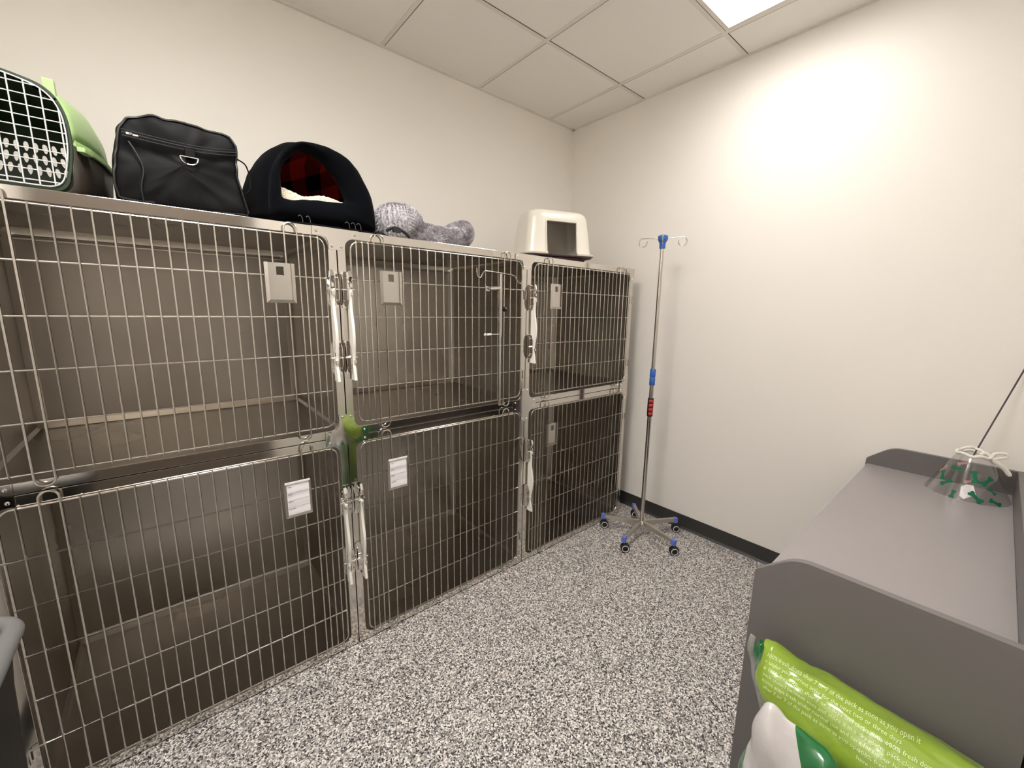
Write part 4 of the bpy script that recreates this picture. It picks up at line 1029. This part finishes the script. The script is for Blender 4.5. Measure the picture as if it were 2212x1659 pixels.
def bag_surf(i_f, k_f, off):
    i0 = int(max(0, min(len(BR) - 2, i_f))); k0 = int(k_f) % NSEC; k1 = (k0 + 1) % NSEC; t_ = i_f - i0; s_ = k_f - math.floor(k_f)
    p = (Vector(BR[i0][k0]) * (1 - s_) + Vector(BR[i0][k1]) * s_) * (1 - t_) + (Vector(BR[i0 + 1][k0]) * (1 - s_) + Vector(BR[i0 + 1][k1]) * s_) * t_
    return p
# dark green end with its seal
o2 = MB().loft([[(p[0], p[1] + .0008, p[2]) for p in r_] for r_ in [[(c_[0] + (p_[0] - c_[0]) * f_, p_[1], c_[1] + (p_[2] - c_[1]) * f_) for p_ in BR[q_]] for q_, f_, c_ in [(q_, 1. if q_ < 10 else .975, (secs[q_][3], .35)) for q_ in range(1, 19)]]], True, False).build('sealed_end', 'bag_green', ba, smooth=True, sub=1, angle=180)
for v in o2.data.vertices: v.co.x = min(v.co.x, .6230)
wrinkle(o2, .009, 16., 1.1, .003, 42., (1, .45, 1), floor=.002, crease=.010)
for v in o2.data.vertices: v.co.x = min(v.co.x, .6230)
mb = MB(); vs = []; fs = []
for k in range(25):
    z = .30 + .300 * k / 24; xx = .563 + .003 * math.sin(k * 1.1)
    vs += [(xx, -1.276, z), (xx - .003, -1.264 - .002 * math.sin(k * .8), z + .004)]
for k in range(24): fs.append((2 * k, 2 * k + 1, 2 * k + 3, 2 * k + 2))
s_ = mb.add(vs, fs).build('seal_edge', 'clear_seal', ba, smooth=True); sd = s_.modifiers.new('s', 'SOLIDIFY'); sd.thickness = .0008
# printed text on the lime film
from mathutils.bvhtree import BVHTree
def ray_text(body_obj, lines, col, name, parent, dirv=Vector((1, 0, -.45)), off=.0012):
    dg = bpy.context.evaluated_depsgraph_get(); dg.update(); ev = body_obj.evaluated_get(dg); me_ = ev.to_mesh(); me_.transform(body_obj.matrix_world)
    bv = BVHTree.FromPolygons([v.co.copy() for v in me_.vertices], [tuple(p.vertices) for p in me_.polygons]); ev.to_mesh_clear()
    dirv = dirv.normalized(); mb = MB(); sx = Vector((0, -1, 0)); sy = sx.cross(dirv).normalized() * -1
    if sy.z < 0: sy = -sy
    for (txt, size, y0_, z0_, x_, dz) in lines:
        vs_, fs_ = text_mesh(txt, size); org = Vector((x_, y0_, z0_)); out = []; ok = True; pts_ = []
        for (a, b_, c_) in vs_:
            p = org + sx * a + sy * (b_ + dz * a) - dirv * .3
            hit = bv.ray_cast(p, dirv)
            pts_.append(None if hit[0] is None else hit[0] + hit[1].normalized() * (off if hit[1].dot(dirv) < 0 else -off))
        idx = {}; vv = []; ff = []
        for f in fs_:
            if any(pts_[i] is None for i in f): continue
            g = []
            for i in f:
                if i not in idx: idx[i] = len(vv); vv.append(tuple(pts_[i]))
                g.append(idx[i])
            ff.append(tuple(g))
        mb.add(vv, ff)
    return mb.build(name, col, parent)
bpy.context.view_layer.update()
def shear(ob):
    for v in ob.data.vertices: v.co.y = max(-1.714, v.co.y - .32 * max(0, .55 - v.co.z) * max(0, min(1, (v.co.y + 1.6) / .3)))
for ob in (o, o2, s_): shear(ob)
words = ['100% fresh down after 7 or 7 of the pack as soon as you open it', 'have under your current litter for the next two or three days', 'back to 100% fresh down after 7 or 7 days and clean with warm', 'keep the pack closed between uses and store it in a dry place', 'times, your home stays fresh under normal use and care for up']
L_ = []
for q_ in range(6): L_.append((words[q_ % 5][3 * q_:], .0100, -1.315 - .002 * q_, .628 - .0135 * q_, .46, 0.))
for q_ in range(5): L_.append((words[(q_ + 2) % 5][:], .0100, -1.50, .600 - .0135 * q_, .46, 0.))
L_.append(('littermates. A genuine bound in', .0125, -1.345, .485, .46, 0.))
for q_ in range(6): L_.append((words[(q_ + 1) % 5], .0100, -1.46, .475 - .0135 * q_, .46, 0.))
ray_text(o, L_, 'text_pale', 'printed_text', ba)

bw = thing('white_packet', 'white and dark green film packet standing in front of the lime green one', 'packet', (.38, -1.47, 0))
outl = [(-1.362, .624), (-1.358, .612), (-1.343, .575), (-1.338, .550), (-1.332, .50), (-1.325, .42), (-1.32, .30), (-1.318, .15), (-1.33, .004), (-1.63, .004), (-1.66, .2), (-1.655, .38), (-1.60, .475), (-1.53, .548), (-1.46, .590), (-1.40, .618), (-1.378, .626)]
cw_ = (-1.47, .36)
WR = sample_poly([tuple(p)[:2] for p in cat_rom([(a, b_, 0) for a, b_ in outl], 2, True)], cw_, 120)
def wring(s_, x): return [(x, cw_[0] + (a - cw_[0]) * s_, max(.002, cw_[1] + (b_ - cw_[1]) * s_)) for a, b_ in WR]
mb = MB(); mb.loft([wring(.02, .325), wring(.3, .328), wring(.55, .334), wring(.75, .343), wring(.88, .354), wring(.96, .366), wring(1., .382), wring(.96, .398), wring(.85, .412), wring(.6, .420), wring(.02, .424)], True, True)
ow = mb.build('packet_body', 'bag_two', bw, smooth=True, sub=1, angle=180); wrinkle(ow, .009, 15., 8.2, .004, 38., (1, 1.3, .6), floor=.001, crease=.022)
bpy.context.view_layer.update()
# white front field, draped on the body
def drape(body_obj, poly, x_start, name, col, parent, step=.006, off=.0016):
    dg = bpy.context.evaluated_depsgraph_get(); dg.update(); ev = body_obj.evaluated_get(dg); me_ = ev.to_mesh()
    me_.transform(body_obj.matrix_world)
    bv = BVHTree.FromPolygons([v.co.copy() for v in me_.vertices], [tuple(p.vertices) for p in me_.polygons]); ev.to_mesh_clear()
    bm = bmesh.new(); vs_ = [bm.verts.new((0, a, b_)) for a, b_ in poly]; bm.faces.new(vs_)
    ylo, yhi = min(a for a, b_ in poly), max(a for a, b_ in poly); zlo, zhi = min(b_ for a, b_ in poly), max(b_ for a, b_ in poly)
    y = ylo + step
    while y < yhi:
        bmesh.ops.bisect_plane(bm, geom=bm.verts[:] + bm.edges[:] + bm.faces[:], plane_co=(0, y, 0), plane_no=(0, 1, 0)); y += step
    z = zlo + step
    while z < zhi:
        bmesh.ops.bisect_plane(bm, geom=bm.verts[:] + bm.edges[:] + bm.faces[:], plane_co=(0, 0, z), plane_no=(0, 0, 1)); z += step
    keep = []
    for v in bm.verts:
        hit = bv.ray_cast(Vector((x_start, v.co.y, v.co.z)), Vector((1, 0, 0)))
        if hit[0] is None: keep.append(v)
        else:
            nn = hit[1] if hit[1].x < 0 else -hit[1]; v.co = hit[0] + nn * off
    bmesh.ops.delete(bm, geom=keep, context='VERTS')
    mb = MB(); bm.verts.index_update(); mb.add([tuple(v.co) for v in bm.verts], [tuple(v.index for v in f.verts) for f in bm.faces]); bm.free()
    return mb.build(name, col, parent, smooth=True, angle=180)
ray_text(ow, [('and your pet', .0085, -1.384, .462, .2, -.9), ('fresh for life', .0085, -1.379, .452, .2, -.9), ('feed daily', .0085, -1.374, .442, .2, -.9)], 'text_grey', 'printed_text', bw, dirv=Vector((1, 0, -.3)), off=.0030)
ray_text(ow, [('A', .050, -1.405, .448, .2, -.4)], 'text_grey', 'printed_letter', bw, dirv=Vector((1, 0, -.3)), off=.0030)
drape(ow, [(-1.366 + .022 * math.cos(2 * PI * k / 24), .432 + .022 * math.sin(2 * PI * k / 24)) for k in range(24)], .2, 'blue_badge', 'blue_print', bw, off=.0032)

# ------------------------------------------------------------------ bin at the left edge
bn = thing('waste_bin', 'black bin with a thick rounded grey rim at the lower left edge', 'bin', (-.87, -.58, 0))
zr = .80
def brect(ins, z, r_=.06): return [(a, b_, z) for a, b_ in rrect(-.979 + ins, -.770 + ins, -.751 - ins, -.404 - ins, r_, 8)]
rp = brect(.0155, zr, .055)
MB().tube(rp, .0150, 14, closed=True).build('rim', 'grey_rim', bn, smooth=True)
MB().loft([brect(.055, .003), brect(.052, .01), brect(.040, .3), brect(.030, .5), brect(.024, .70), brect(.018, zr - .014)], cap0=True).build('bin_body', 'black_plastic', bn, smooth=True)
MB().loft([brect(.028, zr + .004), brect(.034, zr - .03), brect(.045, zr - .2), brect(.055, .45)], cap1=True).build('bin_liner', 'liner', bn, smooth=True)
